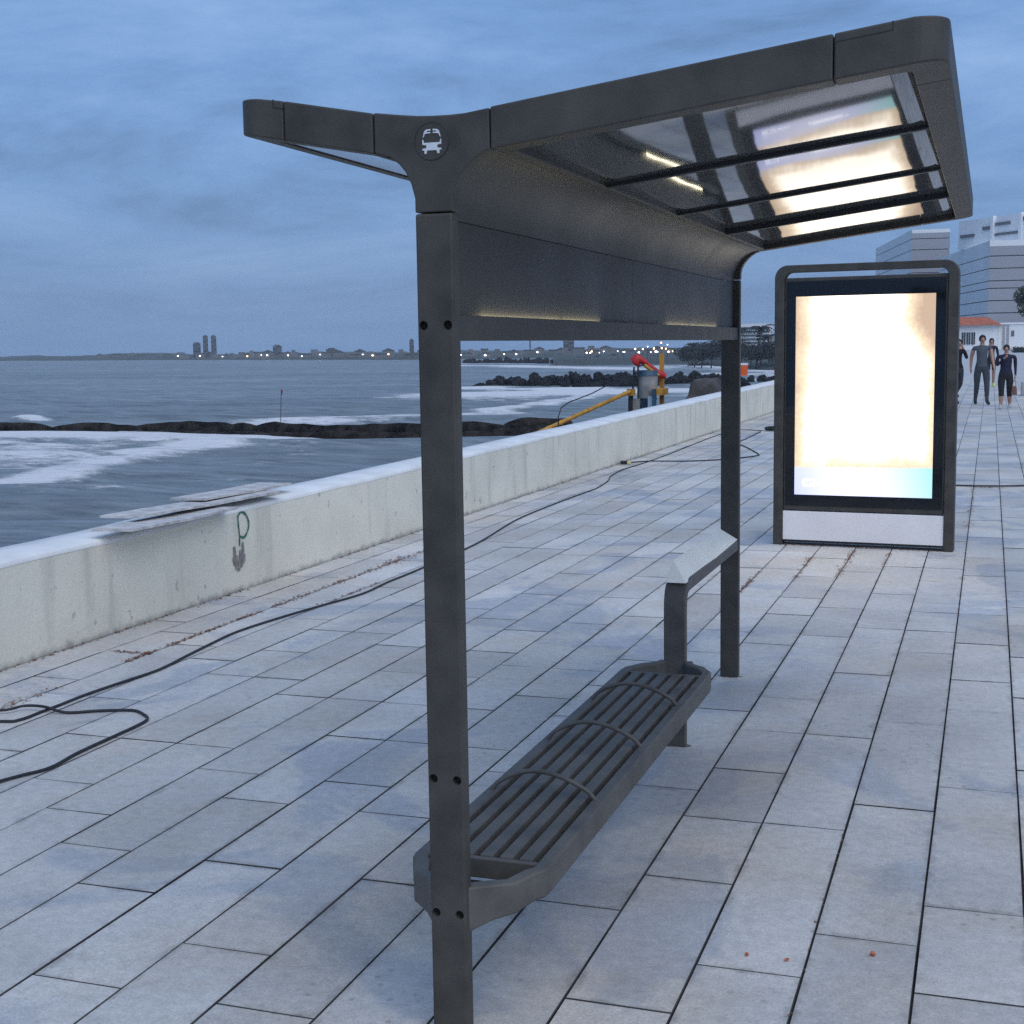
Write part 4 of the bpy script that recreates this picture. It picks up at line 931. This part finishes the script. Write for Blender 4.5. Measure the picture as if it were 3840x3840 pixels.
def tower(px, off, w_, h_, z0, name, label, steps=1, nfl=9):
    q = px_point(px, off); rz = math.atan2(q.y, q.x)-math.pi/2
    t = thing(name, (q.x, q.y, z0), label, 'building', rz=rz)
    mesh_obj('tower_wall', *box(-w_/2, w_/2, -w_*0.4, w_*0.4, -1, h_), M['far_dark'], t)
    mesh_obj('roof', *box(-w_*0.3, w_*0.3, -w_*0.2, w_*0.2, h_+0.003, h_+0.5), M['far_dark'], t)
    for f in range(nfl):
        z = h_*(f+0.5)/nfl
        for s in (-1, 1): mesh_obj('window_band', *box(s*w_*0.24-w_*0.17, s*w_*0.24+w_*0.17, -w_*0.4-0.06, -w_*0.4-0.01, z-0.2*h_/nfl, z+0.2*h_/nfl), M['far_wall'] if (f*7+s) % 3 else M['window'], t)
    return t
tower(378, 30, 4.2, 8.6, -2.4, 'tower_block', 'stepped lower tower of the dark pair of towers on the far shore')
tower(391, 30, 2.8, 12.4, -2.4, 'tower_block', 'tall dark tower rising beside the stepped one on the far shore', nfl=14)
tower(405, 30, 2.9, 12.2, -2.4, 'tower_block', 'tall slim dark tower standing apart from its twin on the far shore', nfl=14)
tower(549, 30, 4.4, 6.2, -2.4, 'tower_block', 'squat square block alone on the far shore', nfl=6)
tower(652, 30, 5.0, 4.2, -2.4, 'tower_block', 'broad low block among the lights of the far shore', nfl=4)
tower(779, 30, 1.9, 7.4, -2.4, 'tower_block', 'slender tower half hidden by the near shelter post', nfl=9)
tower(1075, 30, 4.4, 8.2, -2.4, 'tower_block', 'pale grey tower seen beneath the shelter light beam', nfl=9)
tower(1003, 60, 0.6, 9.5, -2.4, 'mast', 'thin mast seen beneath the shelter light beam', nfl=2)
# lamps of the near headland
for i, (px, off, z, kind) in enumerate(((1238, -170, 0.5, 'y'), (1253, -172, 0.45, 'y'), (1262, -176, 1.0, 'w'), (1274, -178, 0.55, 'y'), (1289, -180, 0.6, 'y'), (1297, -182, 0.45, 'r'), (1288, -176, 1.9, 'r'), (1268, -190, -0.35, 'w'), (1246, -186, -0.4, 'w'), (1281, -184, -0.3, 'w'), (1215, -150, -0.2, 'w'), (1204, -150, 0.0, 'w'), (1150, -100, -0.3, 'y'), (1143, -100, -0.3, 'y'), (1300, -185, 1.4, 'w'))):
    q = px_point(min(px, 1289), 0); a = (px-1870)/2620
    d = 335.0; q = Vector((a*d*1.02-0.3, d, 0))
    t = thing('street_lamp', (q.x, q.y, -3.0), {'y': 'warm yellow street lamp on the headland beside the palm trees', 'w': 'white street lamp on the headland beside the palm trees', 'r': 'orange street lamp on the headland beside the palm trees'}[kind], 'street lamp', 'street lamps on the headland')
    mesh_obj('lamp_post', *tube([(q.x, q.y, -3.0), (q.x, q.y, z)], 0.06, 6), M['steel_dark'], t)
    s = 0.26 if kind != 'w' else 0.18
    V, F = ico_rock(s, 5, 1.0, 1); mesh_obj('lamp_head', [(a_+q.x, b_+q.y, c_+z+0.2) for a_, b_, c_ in V], F, M[{'w': 'lit_white', 'y': 'lit_warm', 'r': 'lit_red'}[kind]], t)
HV, HF = [], []
for i in range(30):
    a = -0.31+i*0.0035*2; 
    for dd_, z in ((318, -3.4), (326, -2.0), (350, -1.4+0.5*mnoise.noise(Vector((i*0.4, 0, 0)))), (420, -1.2+0.8*mnoise.noise(Vector((i*0.3, 4, 0)))), (500, -1.5)): HV.append((a*dd_, dd_+3*mnoise.noise(Vector((i*0.5, 1, dd_)))+0.0, z))
for i in range(29):
    for j in range(4): HF.append((i*5+j, i*5+5+j, i*5+6+j, i*5+1+j))
tag(mesh_obj('headland', HV, HF, M['land'], smooth=True), kind='structure')

# ================================================================ TREES
def leaf_mesh(blobs, n_, size, seed, name):
    r_ = random.Random(seed); V, F = [], []
    tot = sum(b[3]**2 for b in blobs)
    for cx, cy, cz, rad, sq in blobs:
        for _ in range(int(n_*rad**2/tot)):
            while True:
                p = Vector((r_.uniform(-1, 1), r_.uniform(-1, 1), r_.uniform(-1, 1)))
                if 0.25 < p.length < 1: break
            p = p.normalized()*(p.length**0.4)
            c = Vector((cx+p.x*rad, cy+p.y*rad, cz+p.z*rad*sq)); u = Vector((r_.gauss(0, 1), r_.gauss(0, 1), r_.gauss(0, 0.7))).normalized(); w = u.orthogonal().normalized(); s = size*r_.uniform(0.5, 1.3); k = len(V)
            V += [c-u*s-w*s*0.1, c+w*s*0.45, c+u*s, c-w*s*0.45]; F.append((k, k+1, k+2, k+3))
    return V, F
def broad_tree(x, y, z0, h, rad, seed, label, mat='leaf', group='trees behind the shore', n_=1500, nm='tree'):
    r_ = random.Random(seed); t = thing(nm, (x, y, z0), label, 'tree', group)
    top = h*0.55; pts = [(x, y, z0), (x+rad*0.05, y, z0+top*0.5), (x+rad*0.08, y, z0+top)]
    parts_ = [tube(smooth_path(pts, 3), 0.1, 7, taper=[h*0.030*(1-0.07*i) for i in range(7)])]
    for i in range(5):
        a = i*1.3+seed; e_ = (x+math.cos(a)*rad*0.6, y+math.sin(a)*rad*0.6, z0+top+h*r_.uniform(0.05, 0.3)); parts_.append(tube([(x+rad*0.06, y, z0+top*0.75), e_], 0.05, 5, taper=[h*0.014, h*0.006]))
    mesh_obj('trunk', *joinvf(*parts_), M['bark'], t)
    blobs = [(x+r_.uniform(-0.6, 0.6)*rad, y+r_.uniform(-0.6, 0.6)*rad, z0+h*r_.uniform(0.52, 0.86), rad*r_.uniform(0.35, 0.6), 0.75) for _ in range(9)]
    mesh_obj('crown', *leaf_mesh(blobs, n_, rad*0.09, seed, 'crown'), M[mat], t); return t
def palm(x, y, z0, h, seed, label, group='palms on the shore'):
    r_ = random.Random(seed); t = thing('palm_tree', (x, y, z0), label, 'palm tree', group)
    lean = r_.uniform(-0.12, 0.12)*h; pts = [(x, y, z0), (x+lean*0.3, y, z0+h*0.5), (x+lean, y, z0+h*0.95)]
    mesh_obj('trunk', *tube(smooth_path(pts, 4), 0.1, 7, taper=[0.17-0.008*i for i in range(9)]), M['bark'], t)
    V, F = [], []; c = Vector((x+lean, y, z0+h*0.95))
    for i in range(20):
        a = i*2.4+seed; ln = h*r_.uniform(0.32, 0.46); up = r_.uniform(-0.2, 0.9); prev = None
        d = Vector((math.cos(a), math.sin(a), 0)); sd_ = Vector((-math.sin(a), math.cos(a), 0))
        for j in range(9):
            s = j/8; p = c+d*ln*s+Vector((0, 0, ln*(up*s-0.95*s*s)))
            if prev is not None:
                for sg in (-1, 1):
                    k = len(V); tip = (prev+p)/2+sd_*sg*ln*0.20*math.sin(math.pi*min(0.15+s, 1))+Vector((0, 0, -ln*0.10))+d*ln*0.06
                    V += [prev, p, tip]; F.append((k, k+1, k+2))
            prev = p
    mesh_obj('fronds', V, F, M['leaf'], t); return t
for i, (x, y, h) in enumerate(((-41.5, 246, 7.2), (-38.6, 244, 7.6), (-36.6, 246, 6.0), (-44.5, 252, 5.6), (-33.5, 240, 6.4))): palm(x, y, -2.9, h, i+1, 'palm tree on the shore between the far shelter post and the lightbox' if i < 3 else 'palm tree standing among the dark shore trees')
for i, (x, y, h, r) in enumerate(((-50, 262, 5.0, 3.2), (-47, 258, 5.4, 3.0), (-43.2, 250, 5.0, 2.6), (-40, 246, 4.4, 2.4), (-37.8, 243, 4.6, 2.4), (-35.4, 240, 5.0, 2.6), (-53, 268, 4.6, 3.0), (-56, 276, 4.2, 3.0), (-31, 236, 5.6, 3.0), (-59, 284, 3.8, 2.8))):
    broad_tree(x, y, -3.0, h, r, i+3, 'dark bushy tree on the shore behind the far shelter post' if i < 6 or i == 8 else 'dark bushy tree at the tip of the wooded shore', n_=1300)
far_b = thing('tower_block', (-66, 420, -2.0), 'pale many storeyed block rising behind the palm trees', 'building')
mesh_obj('tower_wall', *box(-71, -62, 418, 424, -2.0, 7.4), M['bldg_white'], far_b)
for f in range(7): mesh_obj('balcony_band', *box(-70.8, -62.2, 417.6, 417.98, -0.6+f*1.1, -0.2+f*1.1), M['far_dark'], far_b)

# ================================================================ BUILDINGS AHEAD
def slab_building(name, c, dl, ll, dr, lr, ztop, zs, label, gz=-0.2, par=1.4):
    """corner c, left face along dl for ll metres, right face along dr for lr metres; grooves at heights zs"""
    t = thing(name, (c[0], c[1], 0), label, 'building'); C0 = Vector((c[0], c[1], 0)); A = C0+Vector((*dl, 0))*ll; B_ = C0+Vector((*dr, 0))*lr; D = A+(B_-C0)
    for nm, p, q, mat_ in (('left_face', A, C0, 'bldg_white'), ('right_face', C0, B_, 'bldg_grey_shade')):
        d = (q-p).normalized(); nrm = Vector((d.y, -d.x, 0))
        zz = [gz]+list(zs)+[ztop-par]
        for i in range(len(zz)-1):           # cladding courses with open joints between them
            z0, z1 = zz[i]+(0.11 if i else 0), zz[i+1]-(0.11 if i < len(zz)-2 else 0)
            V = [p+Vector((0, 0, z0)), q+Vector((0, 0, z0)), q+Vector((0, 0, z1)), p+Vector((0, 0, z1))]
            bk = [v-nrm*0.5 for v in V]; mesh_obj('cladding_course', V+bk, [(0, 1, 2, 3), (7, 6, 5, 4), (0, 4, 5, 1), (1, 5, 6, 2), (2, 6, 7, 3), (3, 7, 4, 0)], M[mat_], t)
    ins = 0.3
    cen = (A+B_)/2
    def sh_(p, k): return p+(cen-p).normalized()*k
    core = [sh_(p, 0.9) for p in (A, C0, B_, D)]
    V = [p+Vector((0, 0, gz)) for p in core]+[p+Vector((0, 0, ztop-par)) for p in core]; mesh_obj('core', V, [(0, 1, 5, 4), (1, 2, 6, 5), (2, 3, 7, 6), (3, 0, 4, 7), (4, 5, 6, 7)], M['groove'], t)
    V = [p+Vector((0, 0, ztop-par+0.004)) for p in (A, C0, B_, D)]+[p+Vector((0, 0, ztop)) for p in (A, C0, B_, D)]; mesh_obj('parapet', V, [(3, 2, 1, 0), (0, 1, 5, 4), (1, 2, 6, 5), (2, 3, 7, 6), (3, 0, 4, 7), (4, 5, 6, 7)], M['bldg_white'], t)
    return t, C0
zs = [5.3, 7.7, 10.5, 13.3, 15.0, 17.8, 20.6]
bA, CA = slab_building('exhibition_hall', (-0.8, 340), (-0.2, 0.98), 66, (0.995, 0.10), 70, 24.1, zs, 'big white hall with grooved cladding and a right hand face coloured darker for shade', par=1.3)
for x, z, w_, h_ in ((-5.0, 23.2, 0.5, 0.25), (-3.4, 23.0, 0.5, 0.9), (-2.0, 23.0, 0.35, 0.7)):
    mesh_obj('vent', *box(x, x+w_, 346+(-x-0.8)*4.4, 346.3+(-x-0.8)*4.4, z-0.9, z-0.9+h_), M['groove'], bA)
bB, CB = slab_building('exhibition_hall_wing', (-22.2, 420), (-0.2, 0.98), 80, (0.99, 0.10), 10.5, 33.2, [9, 13, 17, 21, 24, 27.5, 30.6], 'receding white wing with slanting grooves behind the lightbox top', par=1.0)
top = thing('rooftop_storey', (-1, 365, 24.1), 'set back white rooftop storey with dark slots on the big hall', 'building')
P0, P1 = Vector((-8.4, 372, 0)), Vector((9.0, 352, 0)); dT = (P1-P0).normalized(); nT = Vector((dT.y, -dT.x, 0)); lT = (P1-P0).length
def tq(s0, s1, z0, z1, dep, nm, mat_, f=0.0):
    a, b = P0+dT*s0+nT*f, P0+dT*s1+nT*f
    V = [a+Vector((0, 0, z0)), b+Vector((0, 0, z0)), b+Vector((0, 0, z1)), a+Vector((0, 0, z1))]; bk = [v-nT*dep for v in V]
    return mesh_obj(nm, V+bk, [(0, 1, 2, 3), (7, 6, 5, 4), (0, 4, 5, 1), (1, 5, 6, 2), (2, 6, 7, 3), (3, 7, 4, 0)], M[mat_], top)
tq(0, lT+8, 24.1, 31.2, 14, 'storey_wall', 'bldg_white')
for s0, s1, z0, z1 in ((1.0, 6.0, 27.0, 27.7), (9, 12.2, 28.3, 29.1), (13.5, 18.5, 29.0, 29.7), (13.5, 21, 26.6, 27.2), (23, 30, 29.4, 30.4)): tq(s0, s1, z0, z1, 0.3, 'slot', 'groove', 0.35)
for s in (12.4, 22): tq(s, s+0.9, 24.1, 31.4, 1.0, 'pier', 'bldg_white', 0.8)
ho = thing('tiled_house', (-5, 262, 0), 'low white house with red tiled hip roof behind the walkers', 'house')
mesh_obj('house_wall', *box(-13.0, 1.1, 259.5, 267, -0.3, 4.25), M['bldg_white'], ho)
rv = [(-13.8, 258.6, 4.253), (1.75, 258.6, 4.253), (1.75, 268, 4.253), (-13.8, 268, 4.253), (-10.5, 263.3, 5.75), (-0.9, 263.3, 5.75)]
mesh_obj('roof', rv, [(0, 1, 5, 4), (1, 2, 5), (2, 3, 4, 5), (3, 0, 4), (3, 2, 1, 0)], M['rooftile'], ho)
for x in (-4.9, -4.1, -3.3): 
    w_ = mesh_obj('window', *box(x, x+0.62, 259.35, 259.49, 0.9, 3.0), M['window'], ho); mesh_obj('window_bar', *box(x+0.29, x+0.33, 259.30, 259.345, 0.9, 3.0), M['bldg_white'], w_)
an = thing('white_annexe', (4.5, 261, 0), 'plain white annexe wall beside the tiled house', 'building')
mesh_obj('annexe_wall', *box(1.13, 14, 260.5, 268, -0.3, 4.3), M['bldg_white'], an); mesh_obj('parapet', *box(1.13, 14.2, 260.3, 268.2, 4.304, 4.6), M['bldg_white'], an)
for x in (1.9, 2.6): mesh_obj('pilaster', *box(x, x+0.35, 260.3, 260.498, -0.3, 4.3), M['bldg_grey_shade'], an)
mesh_obj('vent_grille', *box(3.3, 3.8, 260.42, 260.498, 2.2, 3.2), M['groove'], an)
broad_tree(5.6, 222, -0.1, 11.0, 3.6, 41, 'green tree at the end of the promenade in front of the white annexe', 'leaf_green', 'trees at the end of the promenade', 2600)
broad_tree(-6.8, 250, -0.1, 6.5, 1.6, 43, 'small tree hidden behind the lightbox beside the tiled house', 'leaf_green', 'trees at the end of the promenade', 700)
hd_ = thing('hedge', (8, 190, -0.1), 'low dark clipped hedge at the end of the promenade', 'hedge')
mesh_obj('hedge_core', *box(2.7, 16, 189.7, 190.5, -0.1, 0.62), M['leaf'], hd_); mesh_obj('hedge_leaves', *leaf_mesh([(x*0.9+3, 190, 0.35, 0.62, 0.7) for x in range(14)], 1800, 0.12, 5, 'l'), M['leaf'], hd_)
tag(hd_.children[1], kind='stuff')

# ================================================================ PEOPLE
def person(loc, h, label, top, bottom, shoes, pose, sleeves, legs_bare, rz=0.0, hair_long=False, girth=1.0):
    s = h/1.75
    J, E_, R2 = {}, [], {}
    def j(n_, p, r, par=None, r2=None):
        J[n_] = Vector(p)*s; R2[n_] = (r*s, (r2 if r2 else r)*s)
        if par: E_.append((par, n_))
    g = girth
    j('pelvis', (0, 0, 0.95), 0.135*g, None, 0.105*g); j('waist', (0, 0, 1.10), 0.125*g, 'pelvis', 0.10*g); j('chest', (0, 0.0, 1.30), 0.150*g, 'waist', 0.105*g); j('upper', (0, 0.01, 1.42), 0.11, 'chest', 0.08)
    j('neck', (0, 0.01, 1.50), 0.055, 'upper'); j('head0', (0, -0.005, 1.565), 0.068, 'neck'); j('head1', (0, -0.012, 1.645), 0.082, 'head0', 0.095); j('head2', (0, 0.0, 1.715), 0.062, 'head1')
    j('nose', (0, -0.108, 1.625), 0.014, 'head1')
    for sd_, n_ in ((1, 'L'), (-1, 'R')):
        P_ = pose[n_]
        j('sh'+n_, (sd_*0.175*g, 0.01, 1.425), 0.062, 'upper'); j('el'+n_, P_['el'], 0.046, 'sh'+n_); j('wr'+n_, P_['wr'], 0.030, 'el'+n_)
        dh = (Vector(P_['wr'])-Vector(P_['el'])).normalized(); j('hand'+n_, Vector(P_['wr'])+dh*0.075, 0.026, 'wr'+n_, 0.034)
        sidev = Vector((1, 0, 0)) if abs(dh.x) < 0.8 else Vector((0, 1, 0)); fw = dh.cross(sidev).normalized()
        for k in range(4): j('f%d%s' % (k, n_), Vector(P_['wr'])+dh*(0.145+0.012*(k in (1, 2)))+fw*(0.026*(k-1.5))+sidev*(-sd_*0.02), 0.0095, 'hand'+n_)
        j('th'+n_, Vector(P_['wr'])+dh*0.08+fw*0.055-sidev*sd_*0.02, 0.011, 'hand'+n_)
        j('hip'+n_, (sd_*0.092*g, 0, 0.90), 0.098*g, 'pelvis'); j('kn'+n_, P_['kn'], 0.062*g, 'hip'+n_); j('cf'+n_, Vector(P_['kn']).lerp(Vector(P_['an']), 0.35), 0.058*g, 'kn'+n_); j('an'+n_, P_['an'], 0.040, 'cf'+n_)
        j('heel'+n_, Vector(P_['an'])+Vector((0, 0.04, -0.045)), 0.042, 'an'+n_); j('toe'+n_, Vector(P_['an'])+Vector((sd_*0.02, -0.17, -0.050+P_.get('tl', 0))), 0.046, 'an'+n_)
    names = list(J); ix = {n_: i for i, n_ in enumerate(names)}
    me = bpy.data.meshes.new('body'); me.from_pydata([J[n_] for n_ in names], [(ix[a], ix[b]) for a, b in E_], [])
    o = bpy.data.objects.new('body_src', me); COL.objects.link(o)
    md = o.modifiers.new('skin', 'SKIN'); md.use_smooth_shade = True; md.branch_smoothing = 0.4
    for n_ in names:
        sv = me.skin_vertices[0].data[ix[n_]]; sv.radius = R2[n_]; sv.use_root = (n_ == 'pelvis')
    sb = o.modifiers.new('sub', 'SUBSURF'); sb.levels = 1; sb.render_levels = 1
    bpy.context.view_layer.update(); dg = bpy.context.evaluated_depsgraph_get(); body = bpy.data.meshes.new_from_object(o.evaluated_get(dg)); bpy.data.objects.remove(o); bpy.data.meshes.remove(me)
    body.materials.clear()
    for k in ('skin', top, bottom, shoes): body.materials.append(M[k])
    zmin = min(v.co.z for v in body.vertices)
    def seg_d(p, a, b):
        ab = b-a; t = max(0, min(1, (p-a).dot(ab)/max(ab.dot(ab), 1e-9))); return (p-a-ab*t).length, t
    for f in body.polygons:
        c = f.center; best = min(((seg_d(c, J[a], J[b])[0]-0.6*min(R2[a][0], R2[b][0]), a, b) for a, b in E_), key=lambda q: q[0]); a, b = best[1], best[2]; t = seg_d(c, J[a], J[b])[1]
        k = b.rstrip('LR'); mi = 0
        if k in ('waist', 'chest', 'upper', 'sh'): mi = 1 if c.z > 0.97*s else 2
        elif k == 'neck': mi = 1 if t < 0.45 else 0
        elif k == 'el': mi = 1 if (sleeves >= 1 or t < sleeves*2) else 0
        elif k == 'wr': mi = 1 if sleeves >= 1 else 0
        elif k in ('hip',): mi = 2
        elif k in ('kn',): mi = 2
        elif k in ('cf', 'an'): mi = 2 if not legs_bare or (c.z > legs_bare*s) else 0
        elif k in ('heel', 'toe'): mi = 3
        if k == 'kn' and legs_bare and c.z < legs_bare*s: mi = 0
        f.material_index = mi; f.use_smooth = True
    root = thing('person', loc, label, 'person', rz=rz)
    for v in body.vertices: v.co.z -= zmin
    ob = bpy.data.objects.new('body', body); COL.objects.link(ob); ob.parent = root
    # hair cap, ears, eyes
    bm = bmesh.new(); bmesh.ops.create_icosphere(bm, subdivisions=3, radius=1.0)
    for v in bm.verts:
        co = v.co.copy(); n_ = 1+0.06*mnoise.noise(co*4)
        v.co = Vector((co.x*0.086*n_, co.y*0.100*n_+0.014, co.z*0.098*n_))*s+J['head1']+Vector((0, 0, 0.012*s-zmin))
        if co.y < 0.05 and co.z < 0.42: v.co.y = max(v.co.y, J['head1'].y-0.02*s); 
        if co.z < -0.35: v.co.z -= (0.14*s if hair_long else 0)
    me = bpy.data.meshes.new('hair'); bm.to_mesh(me); bm.free(); me.materials.append(M['hair']); me.polygons.foreach_set('use_smooth', [True]*len(me.polygons))
    hr = bpy.data.objects.new('hair', me); COL.objects.link(hr); hr.parent = root
    for sx_ in (-1, 1):
        V, F = ico_rock(0.010*s, 3, 0.7, 1); mesh_obj('eye', [(a+sx_*0.032*s, b+J['head1'].y-0.086*s, c+J['head1'].z-zmin+0.004*s) for a, b, c in V], F, M['hair'], root, local=True)
        V, F = ico_rock(0.022*s, 4, 1.3, 1); mesh_obj('ear', [(a*0.5+sx_*0.088*s, b+J['head1'].y+0.005*s, c+J['head1'].z-zmin-0.015*s) for a, b, c in V], F, M['skin'], root, local=True)
    V, F = box(-0.024*s, 0.024*s, J['head1'].y-0.093*s, J['head1'].y-0.080*s, J['head1'].z-zmin-0.062*s, J['head1'].z-zmin-0.054*s); mesh_obj('mouth', V, F, M['leather'], root, local=True)
    return root
WALK = lambda fl, fr: {'L': dict(el=(0.235, 0.03-fl*0.10, 1.17), wr=(0.245, -0.06-fl*0.18, 0.94), kn=(0.10, -0.05-fl*0.10, 0.50), an=(0.10, fl*-0.20, 0.085)),
                       'R': dict(el=(-0.235, 0.03-fr*0.10, 1.17), wr=(-0.245, -0.06-fr*0.18, 0.94), kn=(-0.10, -0.05-fr*0.10, 0.50), an=(-0.10, fr*-0.20, 0.085))}
person((-0.22, 39.8, 0), 1.88, 'man in grey sleeveless top and dark trousers walking on the promenade', 'cl_grey', 'cl_dgrey', 'shoe_dark', WALK(1.0, -1.0), 0.1, 0, 0.22, girth=1.16)
pw = WALK(-0.5, 0.6); pw['R']['el'] = (-0.23, -0.04, 1.18); pw['R']['wr'] = (-0.06, -0.20, 1.36); pw['L']['an'] = (0.11, 0.16, 0.12)
person((0.37, 37.1, 0), 1.62, 'woman in navy top and black cropped leggings holding a hand to her chest', 'cl_navy', 'cl_black', 'shoe_grey', pw, 1, 0.34, -0.06, girth=1.28)
pl_ = WALK(-0.9, 0.6); pl_['L']['el'] = (0.20, -0.10, 1.22); pl_['L']['wr'] = (0.06, -0.18, 1.46); pl_['L']['kn'] = (0.10, 0.05, 0.52); pl_['L']['an'] = (0.14, 0.42, 0.24)
person((-0.84, 40.2, 0), 1.78, 'person in dark clothes stepping past the lightbox with a hand raised to the face', 'cl_black', 'cl_dgrey', 'shoe_dark', pl_, 1, 0, 0.5)
person((0.02, 54.5, 0), 1.80, 'person in dark shorts and lime shoes walking behind the man', 'cl_navy', 'cl_black', 'shoe_lime', WALK(-0.7, 0.7), 1, 0.62, 0.1, hair_long=True)
hb = thing('handbag', (0.575, 37.02, 0.36), 'brown bag hanging from the hand of the woman in navy', 'bag')
mesh_obj('bag_body', *cone4(0.575, 37.02, 0.36, 0.58, 0.075, 0.045, 0.055, 0.03), M['leather'], hb, bevel=0.02)
mesh_obj('strap', *tube(smooth_path([(0.535, 37.02, 0.58), (0.548, 37.02, 0.68), (0.575, 37.02, 0.73), (0.602, 37.02, 0.68), (0.615, 37.02, 0.58)], 4), 0.008, 6), M['leather'], hb)

# ================================================================ AIR
hz = mesh_obj('haze', *box(-1800, 320, -90, 1700, -5.0, 46.0), M['grout'], None); tag(hz, kind='stuff')
hm = bpy.data.materials.new('haze'); hm.use_nodes = True; hm.node_tree.nodes.clear()
ho_ = hm.node_tree.nodes.new('ShaderNodeOutputMaterial'); pv = hm.node_tree.nodes.new('ShaderNodeVolumePrincipled')
pv.inputs['Color'].default_value = (0.86, 0.93, 1.0, 1); pv.inputs['Density'].default_value = 0.00030; pv.inputs['Anisotropy'].default_value = 0.0
hm.node_tree.links.new(pv.outputs[0], ho_.inputs['Volume']); hz.data.materials.clear(); hz.data.materials.append(hm)
